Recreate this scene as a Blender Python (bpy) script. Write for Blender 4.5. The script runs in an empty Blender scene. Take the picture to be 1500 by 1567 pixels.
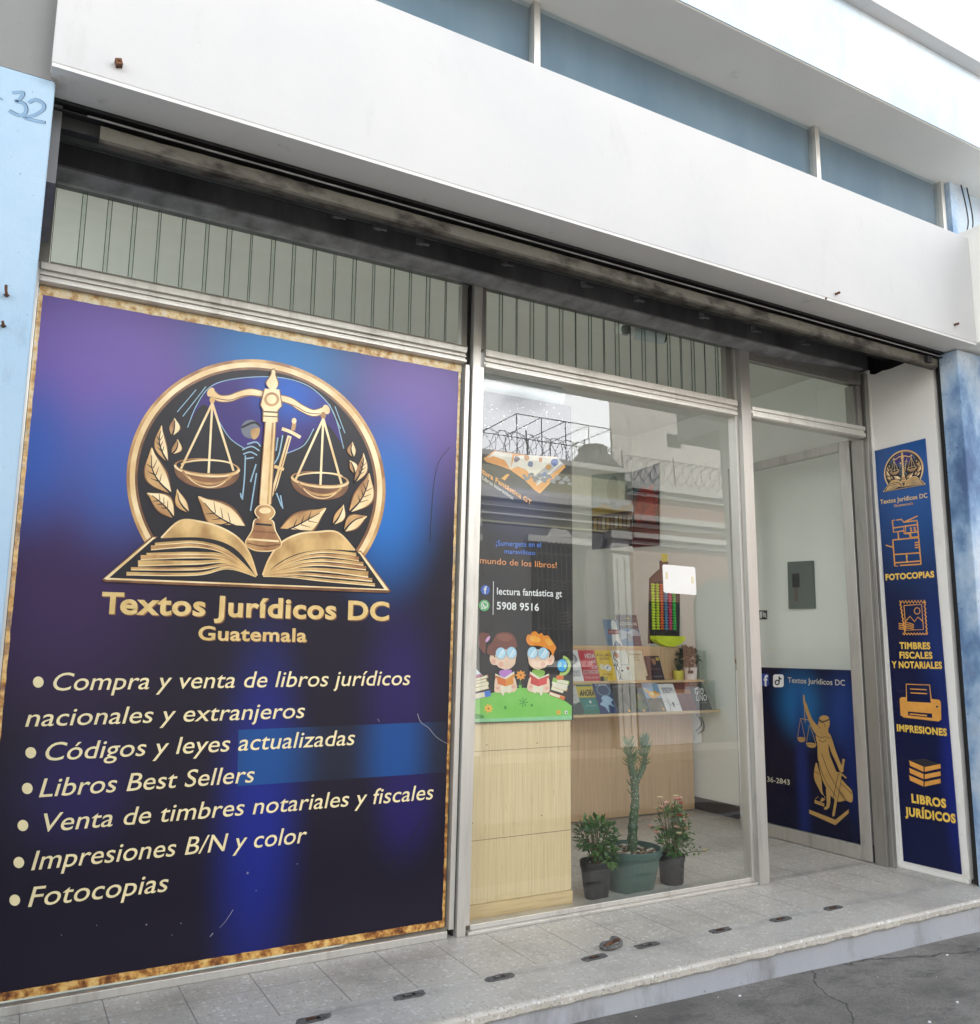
import bpy, bmesh, math, random
from mathutils import Vector, Matrix, noise
from mathutils.geometry import tessellate_polygon
RND = random.Random(11)
sc = bpy.context.scene
col = sc.collection
rad = math.radians

# ------------------------------------------------------------------ camera
CAM_C = Vector((0, -3.4158, 1.2))
CAM_F = 1309.0                      # focal length in pixels of a 1500 px wide frame
CAM_R = Matrix(((0.8698818, -0.0848937, -0.4858998), (-0.4931754, -0.1314257, -0.8599449), (0.0091441, 0.9876843, -0.1561923)))
cam = bpy.data.objects.new('camera', bpy.data.cameras.new('camera'))
col.objects.link(cam)
m4 = CAM_R.to_4x4(); m4.translation = CAM_C
cam.matrix_world = m4
cam.data.sensor_fit = 'HORIZONTAL'; cam.data.sensor_width = 36.0
cam.data.lens = CAM_F / 1500 * 36
cam.data.clip_start = 0.05; cam.data.clip_end = 2000
sc.camera = cam

# ------------------------------------------------------------------ world, sun, exposure
SUN_EL, SUN_AZ = rad(55), rad(25)
w = bpy.data.worlds.new("World"); sc.world = w; w.use_nodes = True
nt = w.node_tree; nt.nodes.clear()
out = nt.nodes.new('ShaderNodeOutputWorld'); bg = nt.nodes.new('ShaderNodeBackground')
sky = nt.nodes.new('ShaderNodeTexSky'); sky.sky_type = 'NISHITA'; sky.sun_disc = False
sky.sun_elevation = SUN_EL; sky.sun_rotation = SUN_AZ
tc = nt.nodes.new('ShaderNodeTexCoord')
mp = nt.nodes.new('ShaderNodeMapping'); mp.inputs['Scale'].default_value = (1, 1, 1.9); mp.inputs['Location'].default_value = (0.35, 0.1, 0)
nz = nt.nodes.new('ShaderNodeTexNoise'); nz.inputs['Scale'].default_value = 2.3; nz.inputs['Detail'].default_value = 9; nz.inputs['Roughness'].default_value = 0.55
cr = nt.nodes.new('ShaderNodeValToRGB'); cr.color_ramp.elements[0].position = 0.47; cr.color_ramp.elements[1].position = 0.60
mx = nt.nodes.new('ShaderNodeMix'); mx.data_type = 'RGBA'; mx.inputs['B'].default_value = (17.0, 17.2, 17.5, 1)
L = nt.links.new
L(tc.outputs['Generated'], mp.inputs['Vector']); L(mp.outputs[0], nz.inputs['Vector']); L(nz.outputs['Fac'], cr.inputs[0])
sx = nt.nodes.new('ShaderNodeSeparateXYZ'); L(tc.outputs['Generated'], sx.inputs[0])
bk = nt.nodes.new('ShaderNodeMapRange'); L(sx.outputs[2], bk.inputs['Value'])          # clouds bank up towards the horizon
for k_, v_ in zip(('From Min', 'From Max', 'To Min', 'To Max'), (0.15, 0.62, 0.26, -0.08)): bk.inputs[k_].default_value = v_
ad = nt.nodes.new('ShaderNodeMath'); ad.operation = 'ADD'; L(nz.outputs['Fac'], ad.inputs[0]); L(bk.outputs[0], ad.inputs[1])
L(ad.outputs[0], cr.inputs[0])
# one sunlit cloud stands brighter than the rest over the houses across the street
vd = nt.nodes.new('ShaderNodeVectorMath'); vd.operation = 'DOT_PRODUCT'; L(tc.outputs['Generated'], vd.inputs[0]); vd.inputs[1].default_value = Vector((0.50, -0.80, 0.30)).normalized()
br = nt.nodes.new('ShaderNodeMapRange'); br.interpolation_type = 'SMOOTHSTEP'; L(vd.outputs['Value'], br.inputs['Value'])
for k_, v_ in zip(('From Min', 'From Max', 'To Min', 'To Max'), (0.90, 0.985, 1.0, 3.4)): br.inputs[k_].default_value = v_
sca = nt.nodes.new('ShaderNodeVectorMath'); sca.operation = 'SCALE'; sca.inputs[0].default_value = (14.0, 14.3, 14.8); L(br.outputs[0], sca.inputs['Scale'])
a2 = nt.nodes.new('ShaderNodeMath'); a2.operation = 'MULTIPLY_ADD'; L(br.outputs[0], a2.inputs[0]); a2.inputs[1].default_value = 0.04; L(ad.outputs[0], a2.inputs[2])
v2 = nt.nodes.new('ShaderNodeVectorMath'); v2.operation = 'DOT_PRODUCT'; L(tc.outputs['Generated'], v2.inputs[0]); v2.inputs[1].default_value = Vector((0.46, -0.80, 0.40)).normalized()
gp = nt.nodes.new('ShaderNodeMapRange'); gp.interpolation_type = 'SMOOTHSTEP'; L(v2.outputs['Value'], gp.inputs['Value'])          # and a blue gap above it
for k_, v_ in zip(('From Min', 'From Max', 'To Min', 'To Max'), (0.984, 0.9975, 0.0, -0.26)): gp.inputs[k_].default_value = v_
a3 = nt.nodes.new('ShaderNodeMath'); a3.operation = 'ADD'; L(a2.outputs[0], a3.inputs[0]); L(gp.outputs[0], a3.inputs[1]); L(a3.outputs[0], cr.inputs[0]); L(sca.outputs[0], mx.inputs['B'])
L(cr.outputs[0], mx.inputs['Factor']); L(sky.outputs[0], mx.inputs['A']); L(mx.outputs['Result'], bg.inputs['Color'])
bg.inputs['Strength'].default_value = 0.055
L(bg.outputs[0], out.inputs[0])
sun = bpy.data.objects.new('sun', bpy.data.lights.new('sun', 'SUN')); col.objects.link(sun)
sun.data.energy = 5.0; sun.data.angle = rad(1.0); sun.data.color = (1, 0.95, 0.87)
sd = Vector((math.sin(SUN_AZ) * math.cos(SUN_EL), math.cos(SUN_AZ) * math.cos(SUN_EL), math.sin(SUN_EL)))
sun.rotation_euler = sd.to_track_quat('Z', 'Y').to_euler()
sc.view_settings.view_transform = 'Standard'; sc.view_settings.look = 'None'
sc.view_settings.exposure = 2.12; sc.view_settings.gamma = 1
sc.cycles.max_bounces = 14; sc.cycles.diffuse_bounces = 7; sc.cycles.transparent_max_bounces = 24

# ------------------------------------------------------------------ material helpers
def nd(nt, t, ins=None, **at):
    n = nt.nodes.new(t)
    for k, v in at.items(): setattr(n, k, v)
    for k, v in (ins or {}).items():
        if isinstance(v, bpy.types.NodeSocket): nt.links.new(v, n.inputs[k])
        else: n.inputs[k].default_value = v
    return n
def c4(c): return (c[0], c[1], c[2], 1)
def newmat(name):
    m = bpy.data.materials.new(name); m.use_nodes = True
    nt = m.node_tree; b = nt.nodes['Principled BSDF']
    return m, nt, b
def pos(nt): return nd(nt, 'ShaderNodeNewGeometry').outputs['Position']
def mth(nt, op, a, b=0.0, clamp=False):
    n = nd(nt, 'ShaderNodeMath', {0: a, 1: b}, operation=op); n.use_clamp = clamp
    return n.outputs[0]
def mixc(nt, f, a, b, bt='MIX'):
    n = nt.nodes.new('ShaderNodeMix'); n.data_type = 'RGBA'; n.blend_type = bt
    for k, v in (('Factor', f), ('A', a), ('B', b)):
        if isinstance(v, bpy.types.NodeSocket): nt.links.new(v, n.inputs[k])
        else: n.inputs[k].default_value = c4(v) if isinstance(v, (tuple, list)) else v
    return n.outputs['Result']
def ramp(nt, f, *stops):
    n = nt.nodes.new('ShaderNodeValToRGB'); nt.links.new(f, n.inputs[0])
    e = n.color_ramp.elements
    while len(e) < len(stops): e.new(0.5)
    for i, (p, c) in enumerate(stops):
        e[i].position = p; e[i].color = c4(c) if isinstance(c, (tuple, list)) else (c, c, c, 1)
    return n.outputs[0]
def nse(nt, scale, detail=5, rough=0.55, vec=None, stretch=None, out='Fac'):
    v = vec or pos(nt)
    if stretch: v = nd(nt, 'ShaderNodeVectorMath', {0: v, 1: stretch}, operation='MULTIPLY').outputs[0]
    return nd(nt, 'ShaderNodeTexNoise', {'Vector': v, 'Scale': scale, 'Detail': detail, 'Roughness': rough}).outputs[out]
def bump(nt, b, h, strength=0.2, dist=0.01):
    n = nd(nt, 'ShaderNodeBump', {'Height': h, 'Strength': strength, 'Distance': dist}); nt.links.new(n.outputs[0], b.inputs['Normal'])
def pm(name, c1, rough=0.5, c2=None, scale=6, metal=0, stretch=None, bmp=0, bscale=150, spec=0.5, lo=0.35, hi=0.65, coat=0):
    m, nt, b = newmat(name)
    if c2 is None: c2 = tuple(x * 0.82 for x in c1)
    f = ramp(nt, nse(nt, scale, 7, 0.6, stretch=stretch), (lo, 0.0), (hi, 1.0))
    nt.links.new(mixc(nt, f, c1, c2), b.inputs['Base Color'])
    b.inputs['Roughness'].default_value = rough; b.inputs['Metallic'].default_value = metal
    b.inputs['Specular IOR Level'].default_value = spec; b.inputs['Coat Weight'].default_value = coat
    rr = nd(nt, 'ShaderNodeMapRange', {'Value': nse(nt, scale * 2.7, 4), 'To Min': max(0.02, rough - 0.1), 'To Max': min(1, rough + 0.12)})
    nt.links.new(rr.outputs[0], b.inputs['Roughness'])
    if bmp: bump(nt, b, nse(nt, bscale, 4), bmp, 0.004)
    return m
def ink(name, c, rough=0.35):           # a printed ink: one colour with faint print mottling
    return pm(name, c, rough, tuple(x * 0.86 for x in c), 14, spec=0.4)

MT = {}
# painted plaster with grime and drips
def plaster(name, c1, c2, c3, amount=0.5, drip=True, rough=0.75, bm=0.25):
    m, nt, b = newmat(name)
    a = mixc(nt, ramp(nt, nse(nt, 1.3, 6, 0.6), (0.4, 0.0), (0.7, 1.0)), c1, c2)
    f = ramp(nt, nse(nt, 5.0, 9, 0.68, stretch=(1, 1, 0.35) if drip else None), (1 - amount * 0.9, 0.0), (1.06 - amount * 0.5, 1.0))
    a = mixc(nt, f, a, c3)
    sp = ramp(nt, nse(nt, 55, 3, 0.6), (0.70, 0.0), (0.76, 0.7))
    a = mixc(nt, sp, a, tuple(x * 0.6 for x in c3))
    nt.links.new(a, b.inputs['Base Color']); b.inputs['Roughness'].default_value = rough
    b.inputs['Specular IOR Level'].default_value = 0.25
    h = mth(nt, 'ADD', mth(nt, 'MULTIPLY', nse(nt, 26, 6, 0.6), 0.8), mth(nt, 'MULTIPLY', nse(nt, 160, 3), 0.25))
    bump(nt, b, h, bm, 0.006)
    return m
MT['fascia'] = plaster('white_fascia_paint', (0.56, 0.555, 0.545), (0.52, 0.52, 0.52), (0.46, 0.455, 0.44), 0.47, bm=0.14)
MT['fascia2'] = plaster('cream_white_paint', (0.80, 0.79, 0.74), (0.76, 0.75, 0.70), (0.5, 0.5, 0.46), 0.40, bm=0.12)
MT['soffit'] = plaster('grey_soffit_paint', (0.70, 0.695, 0.67), (0.63, 0.625, 0.60), (0.30, 0.30, 0.28), 0.43, False, bm=0.12)
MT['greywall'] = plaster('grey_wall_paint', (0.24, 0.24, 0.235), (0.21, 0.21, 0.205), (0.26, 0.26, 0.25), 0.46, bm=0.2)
MT['blue'] = plaster('sky_blue_paint', (0.33, 0.47, 0.60), (0.40, 0.53, 0.64), (0.18, 0.25, 0.32), 0.48, bm=0.5)
def blotchy():
    m, nt, b = newmat('worn_blotchy_blue_paint')
    a = ramp(nt, nse(nt, 2.6, 8, 0.62, stretch=(1, 1, 0.6)), (0.36, (0.07, 0.13, 0.26)), (0.44, (0.15, 0.26, 0.44)), (0.52, (0.33, 0.46, 0.62)), (0.60, (0.52, 0.60, 0.68)))
    z = nd(nt, 'ShaderNodeSeparateXYZ', {0: pos(nt)}).outputs[2]
    sp = ramp(nt, nse(nt, 30, 5, 0.7), (0.62, 0.0), (0.68, 0.75)); a = mixc(nt, sp, a, (0.08, 0.12, 0.20))
    sp = ramp(nt, nse(nt, 4, 7, 0.7), (0.58, 0.0), (0.72, 0.6)); a = mixc(nt, sp, a, (0.30, 0.36, 0.44))
    nt.links.new(a, b.inputs['Base Color']); b.inputs['Roughness'].default_value = 0.75; bump(nt, b, nse(nt, 40, 6, 0.65), 0.5, 0.008); return m
MT['blueworn'] = blotchy()
MT['paleblue'] = plaster('pale_blue_paint', (0.62, 0.66, 0.69), (0.45, 0.56, 0.66), (0.36, 0.45, 0.55), 0.52, bm=0.25)
MT['reveal'] = plaster('dirty_white_plaster', (0.80, 0.785, 0.74), (0.74, 0.72, 0.67), (0.50, 0.46, 0.36), 0.46, bm=0.5)
MT['inner'] = pm('inner_wall_paint', (0.84, 0.85, 0.81), 0.6, (0.80, 0.81, 0.77), 2.0, bmp=0.08)
MT['ceil'] = pm('ceiling_paint', (0.78, 0.78, 0.76), 0.8, (0.74, 0.74, 0.72), 2)
MT['slabgrey'] = plaster('raw_slab_paint', (0.80, 0.785, 0.74), (0.74, 0.725, 0.69), (0.42, 0.41, 0.38), 0.40, False, bm=0.15)
MT['cream'] = plaster('cream_house_paint', (0.50, 0.49, 0.33), (0.44, 0.43, 0.29), (0.25, 0.25, 0.18), 0.5)
MT['dgrey'] = plaster('dark_grey_house_paint', (0.16, 0.16, 0.17), (0.19, 0.19, 0.19), (0.09, 0.09, 0.09), 0.5)
MT['terra'] = plaster('terracotta_paint', (0.35, 0.20, 0.155), (0.32, 0.18, 0.14), (0.25, 0.11, 0.08), 0.45)
MT['trim'] = plaster('white_trim_paint', (0.66, 0.66, 0.63), (0.60, 0.60, 0.57), (0.35, 0.34, 0.31), 0.5)
MT['tower'] = plaster('stained_white_tower_paint', (0.74, 0.74, 0.71), (0.66, 0.66, 0.64), (0.40, 0.40, 0.38), 0.55)
# aluminium
def alu(name, c1, c2, grime, amount):
    m, nt, b = newmat(name)
    a = mixc(nt, nse(nt, 60, 4, stretch=(1, 1, 0.03)), c1, c2)
    z = nd(nt, 'ShaderNodeSeparateXYZ', {0: pos(nt)}).outputs[2]
    f = ramp(nt, nse(nt, 9, 8, 0.7, stretch=(1, 1, 0.15)), (0.52, 0.0), (0.80, amount))
    a = mixc(nt, f, a, grime)
    sp = ramp(nt, nse(nt, 70, 4, 0.7), (0.66, 0.0), (0.74, 0.5)); a = mixc(nt, sp, a, grime)
    nt.links.new(a, b.inputs['Base Color'])
    b.inputs['Metallic'].default_value = 0.6
    rr = nd(nt, 'ShaderNodeMapRange', {'Value': nse(nt, 18, 5), 'To Min': 0.30, 'To Max': 0.48}); nt.links.new(rr.outputs[0], b.inputs['Roughness'])
    return m
MT['alu'] = alu('weathered_aluminium', (0.70, 0.68, 0.63), (0.58, 0.56, 0.52), (0.20, 0.17, 0.14), 0.6)
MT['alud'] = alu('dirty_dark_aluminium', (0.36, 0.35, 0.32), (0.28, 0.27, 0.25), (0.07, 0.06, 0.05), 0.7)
MT['alum'] = alu('dull_door_aluminium', (0.56, 0.545, 0.51), (0.46, 0.45, 0.42), (0.15, 0.13, 0.11), 0.7)
MT['black'] = pm('matte_black', (0.012, 0.012, 0.012), 0.7)
MT['steel'] = pm('dark_painted_steel', (0.135, 0.135, 0.14), 0.42, (0.06, 0.06, 0.063), 5, 0.0, (1, 1, 0.3), 0.2, 60)
MT['steelip'] = pm('grey_steel_and_lit_lip', (0.32, 0.32, 0.33), 0.42, (0.15, 0.15, 0.15), 9, 0.0, None, 0.2, 60)
MT['nearblack'] = pm('near_black_steel', (0.02, 0.02, 0.022), 0.6, (0.008, 0.008, 0.008), 7)
MT['rust'] = pm('rusty_flaked_bar', (0.105, 0.097, 0.078), 0.8, (0.022, 0.016, 0.012), 13, 0.1, (0.5, 1, 1), 0.5, 80, lo=0.46, hi=0.62)
MT['rusty'] = pm('orange_rust', (0.20, 0.09, 0.04), 0.85, (0.06, 0.03, 0.02), 60, 0.2, None, 0.5, 200)
MT['rustdark'] = pm('dark_stained_steel', (0.21, 0.205, 0.195), 0.7, (0.09, 0.086, 0.08), 55, 0.2, None, 0.4, 200)
# glass: clear single sheet, fresnel share mirrors, the rest passes straight through
def glass(name, tint, f0=0.11, gain=1.0, dirt=0.0):
    m, nt, b = newmat(name); nt.nodes.remove(b)
    lw = nd(nt, 'ShaderNodeLayerWeight', {'Blend': 0.5}).outputs['Facing']
    fac = mth(nt, 'ADD', mth(nt, 'MULTIPLY', mth(nt, 'POWER', lw, 5.0), 1 - f0), f0 * gain, True)
    tr = nd(nt, 'ShaderNodeBsdfTransparent', {'Color': c4(tint)})
    gl = nd(nt, 'ShaderNodeBsdfGlossy', {'Color': (1, 1, 1, 1), 'Roughness': 0.0})
    ms = nd(nt, 'ShaderNodeMixShader', {0: fac, 1: tr.outputs[0], 2: gl.outputs[0]})
    if dirt:
        df = nd(nt, 'ShaderNodeBsdfDiffuse', {'Color': (0.6, 0.6, 0.57, 1)})
        k = mth(nt, 'MULTIPLY', ramp(nt, nse(nt, 3, 8, 0.65), (0.35, 0.15), (0.75, 1.0)), dirt)
        ms = nd(nt, 'ShaderNodeMixShader', {0: k, 1: ms.outputs[0], 2: df.outputs[0]})
    nt.links.new(ms.outputs[0], nt.nodes['Material Output'].inputs[0])
    return m
MT['glass'] = glass('shop_window_glass', (0.95, 0.97, 0.96), 0.060, 1.0, 0.002)
MT['strip'] = glass('greenish_transom_glass', (0.90, 0.94, 0.90), 0.06, 1.0, 0.03)
MT['upglass'] = glass('upper_window_glass', (0.80, 0.88, 0.90), 0.20, 1.0, 0.05)
MT['darkglass'] = glass('dark_backed_glass', (0.12, 0.14, 0.14), 0.06, 1.0, 0.03)
MT['acryl'] = glass('clear_acrylic', (0.85, 0.9, 0.88), 0.06)
MT['gedge'] = pm('green_glass_edge', (0.07, 0.11, 0.09), 0.3, (0.04, 0.06, 0.05), 20)
# terrazzo floor with 25 cm tile joints and a cast nosing strip along the edge
def terrazzo(name, joints=True):
    m, nt, b = newmat(name); P = pos(nt)
    def chips(scale, lo, hi):
        v = nd(nt, 'ShaderNodeTexVoronoi', {'Vector': nd(nt, 'ShaderNodeVectorMath', {0: P, 1: nse(nt, 40, 2, out='Color')}, operation='MULTIPLY_ADD').outputs[0] if 0 else P, 'Scale': scale, 'Randomness': 1.0})
        s = nd(nt, 'ShaderNodeSeparateColor', {0: v.outputs['Color']})
        return s.outputs[0], s.outputs[1], v.outputs['Distance']
    r1, g1, d1 = chips(62, 0, 1); r2, g2, d2 = chips(140, 0, 1)
    basec = mixc(nt, nse(nt, 3, 6), (0.55, 0.515, 0.445), (0.64, 0.60, 0.525))
    k1 = mth(nt, 'MULTIPLY', ramp(nt, r1, (0.62, 0.0), (0.64, 1.0)), ramp(nt, d1, (0.42, 1.0), (0.5, 0.0)))
    k2 = mth(nt, 'MULTIPLY', ramp(nt, r2, (0.55, 0.0), (0.57, 1.0)), ramp(nt, d2, (0.42, 1.0), (0.5, 0.0)))
    k3 = mth(nt, 'MULTIPLY', ramp(nt, g2, (0.80, 0.0), (0.82, 1.0)), ramp(nt, d2, (0.42, 1.0), (0.5, 0.0)))
    a = mixc(nt, mth(nt, 'MULTIPLY', k3, 0.7), basec, (0.20, 0.19, 0.17))
    a = mixc(nt, mth(nt, 'MULTIPLY', k2, 0.8), a, (0.62, 0.605, 0.56))
    a = mixc(nt, mth(nt, 'MULTIPLY', k1, 0.85), a, mixc(nt, g1, (0.84, 0.82, 0.77), (0.58, 0.56, 0.52)))
    sp = nd(nt, 'ShaderNodeSeparateXYZ', {0: P})
    x, y, z = sp.outputs
    if joints:
        def jt(s, off, per, wd):
            q = mth(nt, 'PINGPONG', mth(nt, 'SUBTRACT', s, off), per / 2)
            return ramp(nt, mth(nt, 'DIVIDE', q, wd), (0.5, 1.0), (1.0, 0.0))
        jx = jt(x, 1.650, 0.2485, 0.0026)
        jy = jt(y, -0.195, 0.2515, 0.0022)
        inn = ramp(nt, mth(nt, 'ADD', mth(nt, 'MULTIPLY', y, 10.0), 5.0), (0.5, 0.0), (0.56, 1.0))   # tiles only behind y=-0.45
        j = mth(nt, 'MULTIPLY', mth(nt, 'MAXIMUM', jx, mth(nt, 'MULTIPLY', jy, 0.6)), inn)
        a = mixc(nt, mth(nt, 'MULTIPLY', j, 0.75), a, (0.09, 0.085, 0.08))
        gl = mth(nt, 'SUBTRACT', 1.0, mth(nt, 'MULTIPLY', mth(nt, 'ABSOLUTE', mth(nt, 'ADD', y, 0.497)), 18.0), True)
        gl = mth(nt, 'MULTIPLY', gl, ramp(nt, nse(nt, 6, 6, 0.7, stretch=(0.5, 1, 1)), (0.42, 0.0), (0.68, 0.75)))
        dr = mth(nt, 'SUBTRACT', 1.0, mth(nt, 'MULTIPLY', mth(nt, 'ABSOLUTE', y), 22.0), True)      # patchy darkening along the sill line
        gl = mth(nt, 'MAXIMUM', gl, mth(nt, 'MULTIPLY', dr, ramp(nt, nse(nt, 9, 5), (0.35, 0.15), (0.7, 0.7))))
        a = mixc(nt, gl, a, (0.09, 0.085, 0.08))
        wear = mth(nt, 'MULTIPLY', mth(nt, 'SUBTRACT', 1.0, inn), 0.25)
        a = mixc(nt, wear, a, (0.60, 0.60, 0.58))
    g = ramp(nt, nse(nt, 2.2, 9, 0.7), (0.5, 0.0), (0.75, 0.55))
    a = mixc(nt, g, a, (0.20, 0.19, 0.17))
    nt.links.new(a, b.inputs['Base Color'])
    rr = nd(nt, 'ShaderNodeMapRange', {'Value': nse(nt, 5, 6), 'To Min': 0.28, 'To Max': 0.55}); nt.links.new(rr.outputs[0], b.inputs['Roughness'])
    bump(nt, b, nse(nt, 120, 4), 0.10, 0.003)
    return m
MT['terrazzo'] = terrazzo('terrazzo_tiles')
MT['nosing'] = terrazzo('terrazzo_nosing', False)
MT['riser'] = plaster('grey_painted_riser', (0.42, 0.44, 0.48), (0.49, 0.51, 0.54), (0.20, 0.195, 0.185), 0.52, bm=0.35)
def pavement():
    m, nt, b = newmat('worn_concrete_pavement'); P = pos(nt)
    a = mixc(nt, ramp(nt, nse(nt, 1.5, 9, 0.65), (0.38, 0.0), (0.62, 1.0)), (0.15, 0.14, 0.122), (0.28, 0.262, 0.232))
    a = mixc(nt, ramp(nt, nse(nt, 7, 8, 0.72, stretch=(0.7, 1.3, 1)), (0.50, 0.0), (0.68, 0.75)), a, (0.085, 0.08, 0.073))
    a = mixc(nt, ramp(nt, nse(nt, 4, 8, 0.75), (0.56, 0.0), (0.70, 0.6)), a, (0.29, 0.275, 0.25))
    a = mixc(nt, ramp(nt, nse(nt, 90, 4, 0.7), (0.5, 0.0), (0.7, 0.7)), a, (0.10, 0.095, 0.09))
    a = mixc(nt, ramp(nt, nse(nt, 240, 2, 0.5), (0.70, 0.0), (0.74, 0.9)), a, (0.55, 0.53, 0.5))
    wv = nd(nt, 'ShaderNodeVectorMath', {0: P, 1: nd(nt, 'ShaderNodeVectorMath', {0: nse(nt, 3, 5, out='Color'), 1: (0.35, 0.35, 0)}, operation='MULTIPLY').outputs[0]}, operation='ADD').outputs[0]
    v = nd(nt, 'ShaderNodeTexVoronoi', {'Vector': wv, 'Scale': 0.9}, feature='DISTANCE_TO_EDGE').outputs['Distance']
    ck = ramp(nt, v, (0.0, 1.0), (0.005, 0.0))
    a = mixc(nt, mth(nt, 'MULTIPLY', ck, 0.85), a, (0.03, 0.028, 0.026))
    nt.links.new(a, b.inputs['Base Color']); b.inputs['Roughness'].default_value = 0.85
    h = mth(nt, 'SUBTRACT', nse(nt, 70, 6, 0.7), mth(nt, 'MULTIPLY', ck, 1.5)); bump(nt, b, h, 0.5, 0.008)
    return m
MT['pave'] = pavement()
MT['asphalt'] = pm('street_concrete', (0.085, 0.083, 0.08), 0.9, (0.11, 0.105, 0.10), 3, bmp=0.4, bscale=120)
# pale plywood with fine vertical grain and dark pores
def wood(name, c1, c2, pore, amt=0.5, horiz=False):
    m, nt, b = newmat(name)
    st = (0.04, 1, 1) if horiz else (1, 1, 0.02)
    a = mixc(nt, ramp(nt, nse(nt, 45, 6, 0.6, stretch=st), (0.3, 0.0), (0.7, 1.0)), c1, c2)
    a = mixc(nt, ramp(nt, nse(nt, 150, 3, 0.5, stretch=st), (0.50, 0.0), (0.66, 0.55)), a, tuple(x * 0.74 for x in c2))
    f = ramp(nt, nse(nt, 190, 2, 0.5, stretch=(0.06, 1, 1) if horiz else (1, 1, 0.06)), (0.72, 0.0), (0.78, amt))
    nt.links.new(mixc(nt, f, a, pore), b.inputs['Base Color']); b.inputs['Roughness'].default_value = 0.55
    return m
MT['ply'] = wood('pale_pine_plywood', (0.74, 0.60, 0.36), (0.67, 0.52, 0.29), (0.16, 0.10, 0.04), 0.8)
MT['plyh'] = wood('pale_pine_batten', (0.72, 0.55, 0.30), (0.62, 0.45, 0.22), (0.3, 0.18, 0.07), 0.4, True)
MT['beech'] = wood('beech_laminate', (0.72, 0.50, 0.30), (0.64, 0.43, 0.24), (0.36, 0.25, 0.15), 0.5)
MT['beechh'] = wood('beech_laminate_board', (0.74, 0.54, 0.31), (0.66, 0.47, 0.25), (0.36, 0.25, 0.15), 0.5, True)
MT['white'] = pm('white_plastic', (0.80, 0.80, 0.80), 0.4, (0.76, 0.76, 0.76))
MT['paper'] = pm('white_paper', (0.86, 0.86, 0.86), 0.6, (0.83, 0.83, 0.83))
MT['film'] = pm('wound_clear_film', (0.50, 0.56, 0.57), 0.16, (0.60, 0.66, 0.67), 12, 0.0, (1, 8, 8), spec=0.9, coat=0.6)
MT['card'] = pm('brown_cardboard_core', (0.36, 0.25, 0.15), 0.8)
MT['cord'] = pm('black_cable', (0.015, 0.015, 0.015), 0.5)
MT['potblack'] = pm('black_plastic_pot', (0.010, 0.010, 0.011), 0.5, (0.02, 0.019, 0.018), 20)
MT['potgreen'] = pm('dark_green_plastic_pot', (0.055, 0.10, 0.085), 0.45, (0.07, 0.12, 0.10), 10)
MT['potyellow'] = pm('yellow_plastic_pot', (0.75, 0.66, 0.08), 0.4)
MT['soil'] = pm('dark_potting_soil', (0.035, 0.022, 0.014), 0.95, (0.10, 0.065, 0.04), 90, bmp=0.9, bscale=160)
MT['chip'] = pm('white_soil_chip', (0.62, 0.58, 0.5), 0.8)
MT['leafa'] = pm('green_leaf', (0.06, 0.16, 0.035), 0.4, (0.035, 0.10, 0.022), 30)
MT['leafb'] = pm('light_green_leaf', (0.13, 0.23, 0.06), 0.42, (0.08, 0.16, 0.04), 30)
MT['leafd'] = pm('dark_leaf', (0.02, 0.045, 0.018), 0.45, (0.015, 0.03, 0.012), 30)
MT['stem'] = pm('brown_green_stem', (0.12, 0.12, 0.05), 0.6, (0.16, 0.10, 0.05), 30)
MT['cactus'] = pm('cactus_skin', (0.028, 0.070, 0.028), 0.5, (0.06, 0.10, 0.045), 60, bmp=0.3, bscale=200)
MT['pink'] = pm('pink_petal', (0.80, 0.33, 0.30), 0.5, (0.85, 0.55, 0.45), 60)
MT['redp'] = pm('red_petal', (0.75, 0.10, 0.05), 0.5)
MT['cream_p'] = pm('cream_petal', (0.78, 0.66, 0.38), 0.5)
MT['breaker'] = pm('grey_green_enamel', (0.115, 0.135, 0.125), 0.45, (0.10, 0.12, 0.11))
MT['tank'] = pm('grey_water_tank', (0.10, 0.10, 0.105), 0.6, (0.07, 0.07, 0.07), 4)
MT['wire'] = pm('galvanised_wire', (0.20, 0.20, 0.20), 0.5, (0.12, 0.12, 0.12), 5, 0.6)
MT['iron'] = pm('dark_iron', (0.025, 0.025, 0.028), 0.5)
MT['brass'] = pm('worn_brass', (0.45, 0.26, 0.14), 0.35, (0.3, 0.16, 0.08), 30, 0.8)
INK = {}
def I(name, c, rough=0.35):
    if name not in INK: INK[name] = ink(name + '_ink', c, rough)
    return INK[name]

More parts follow.
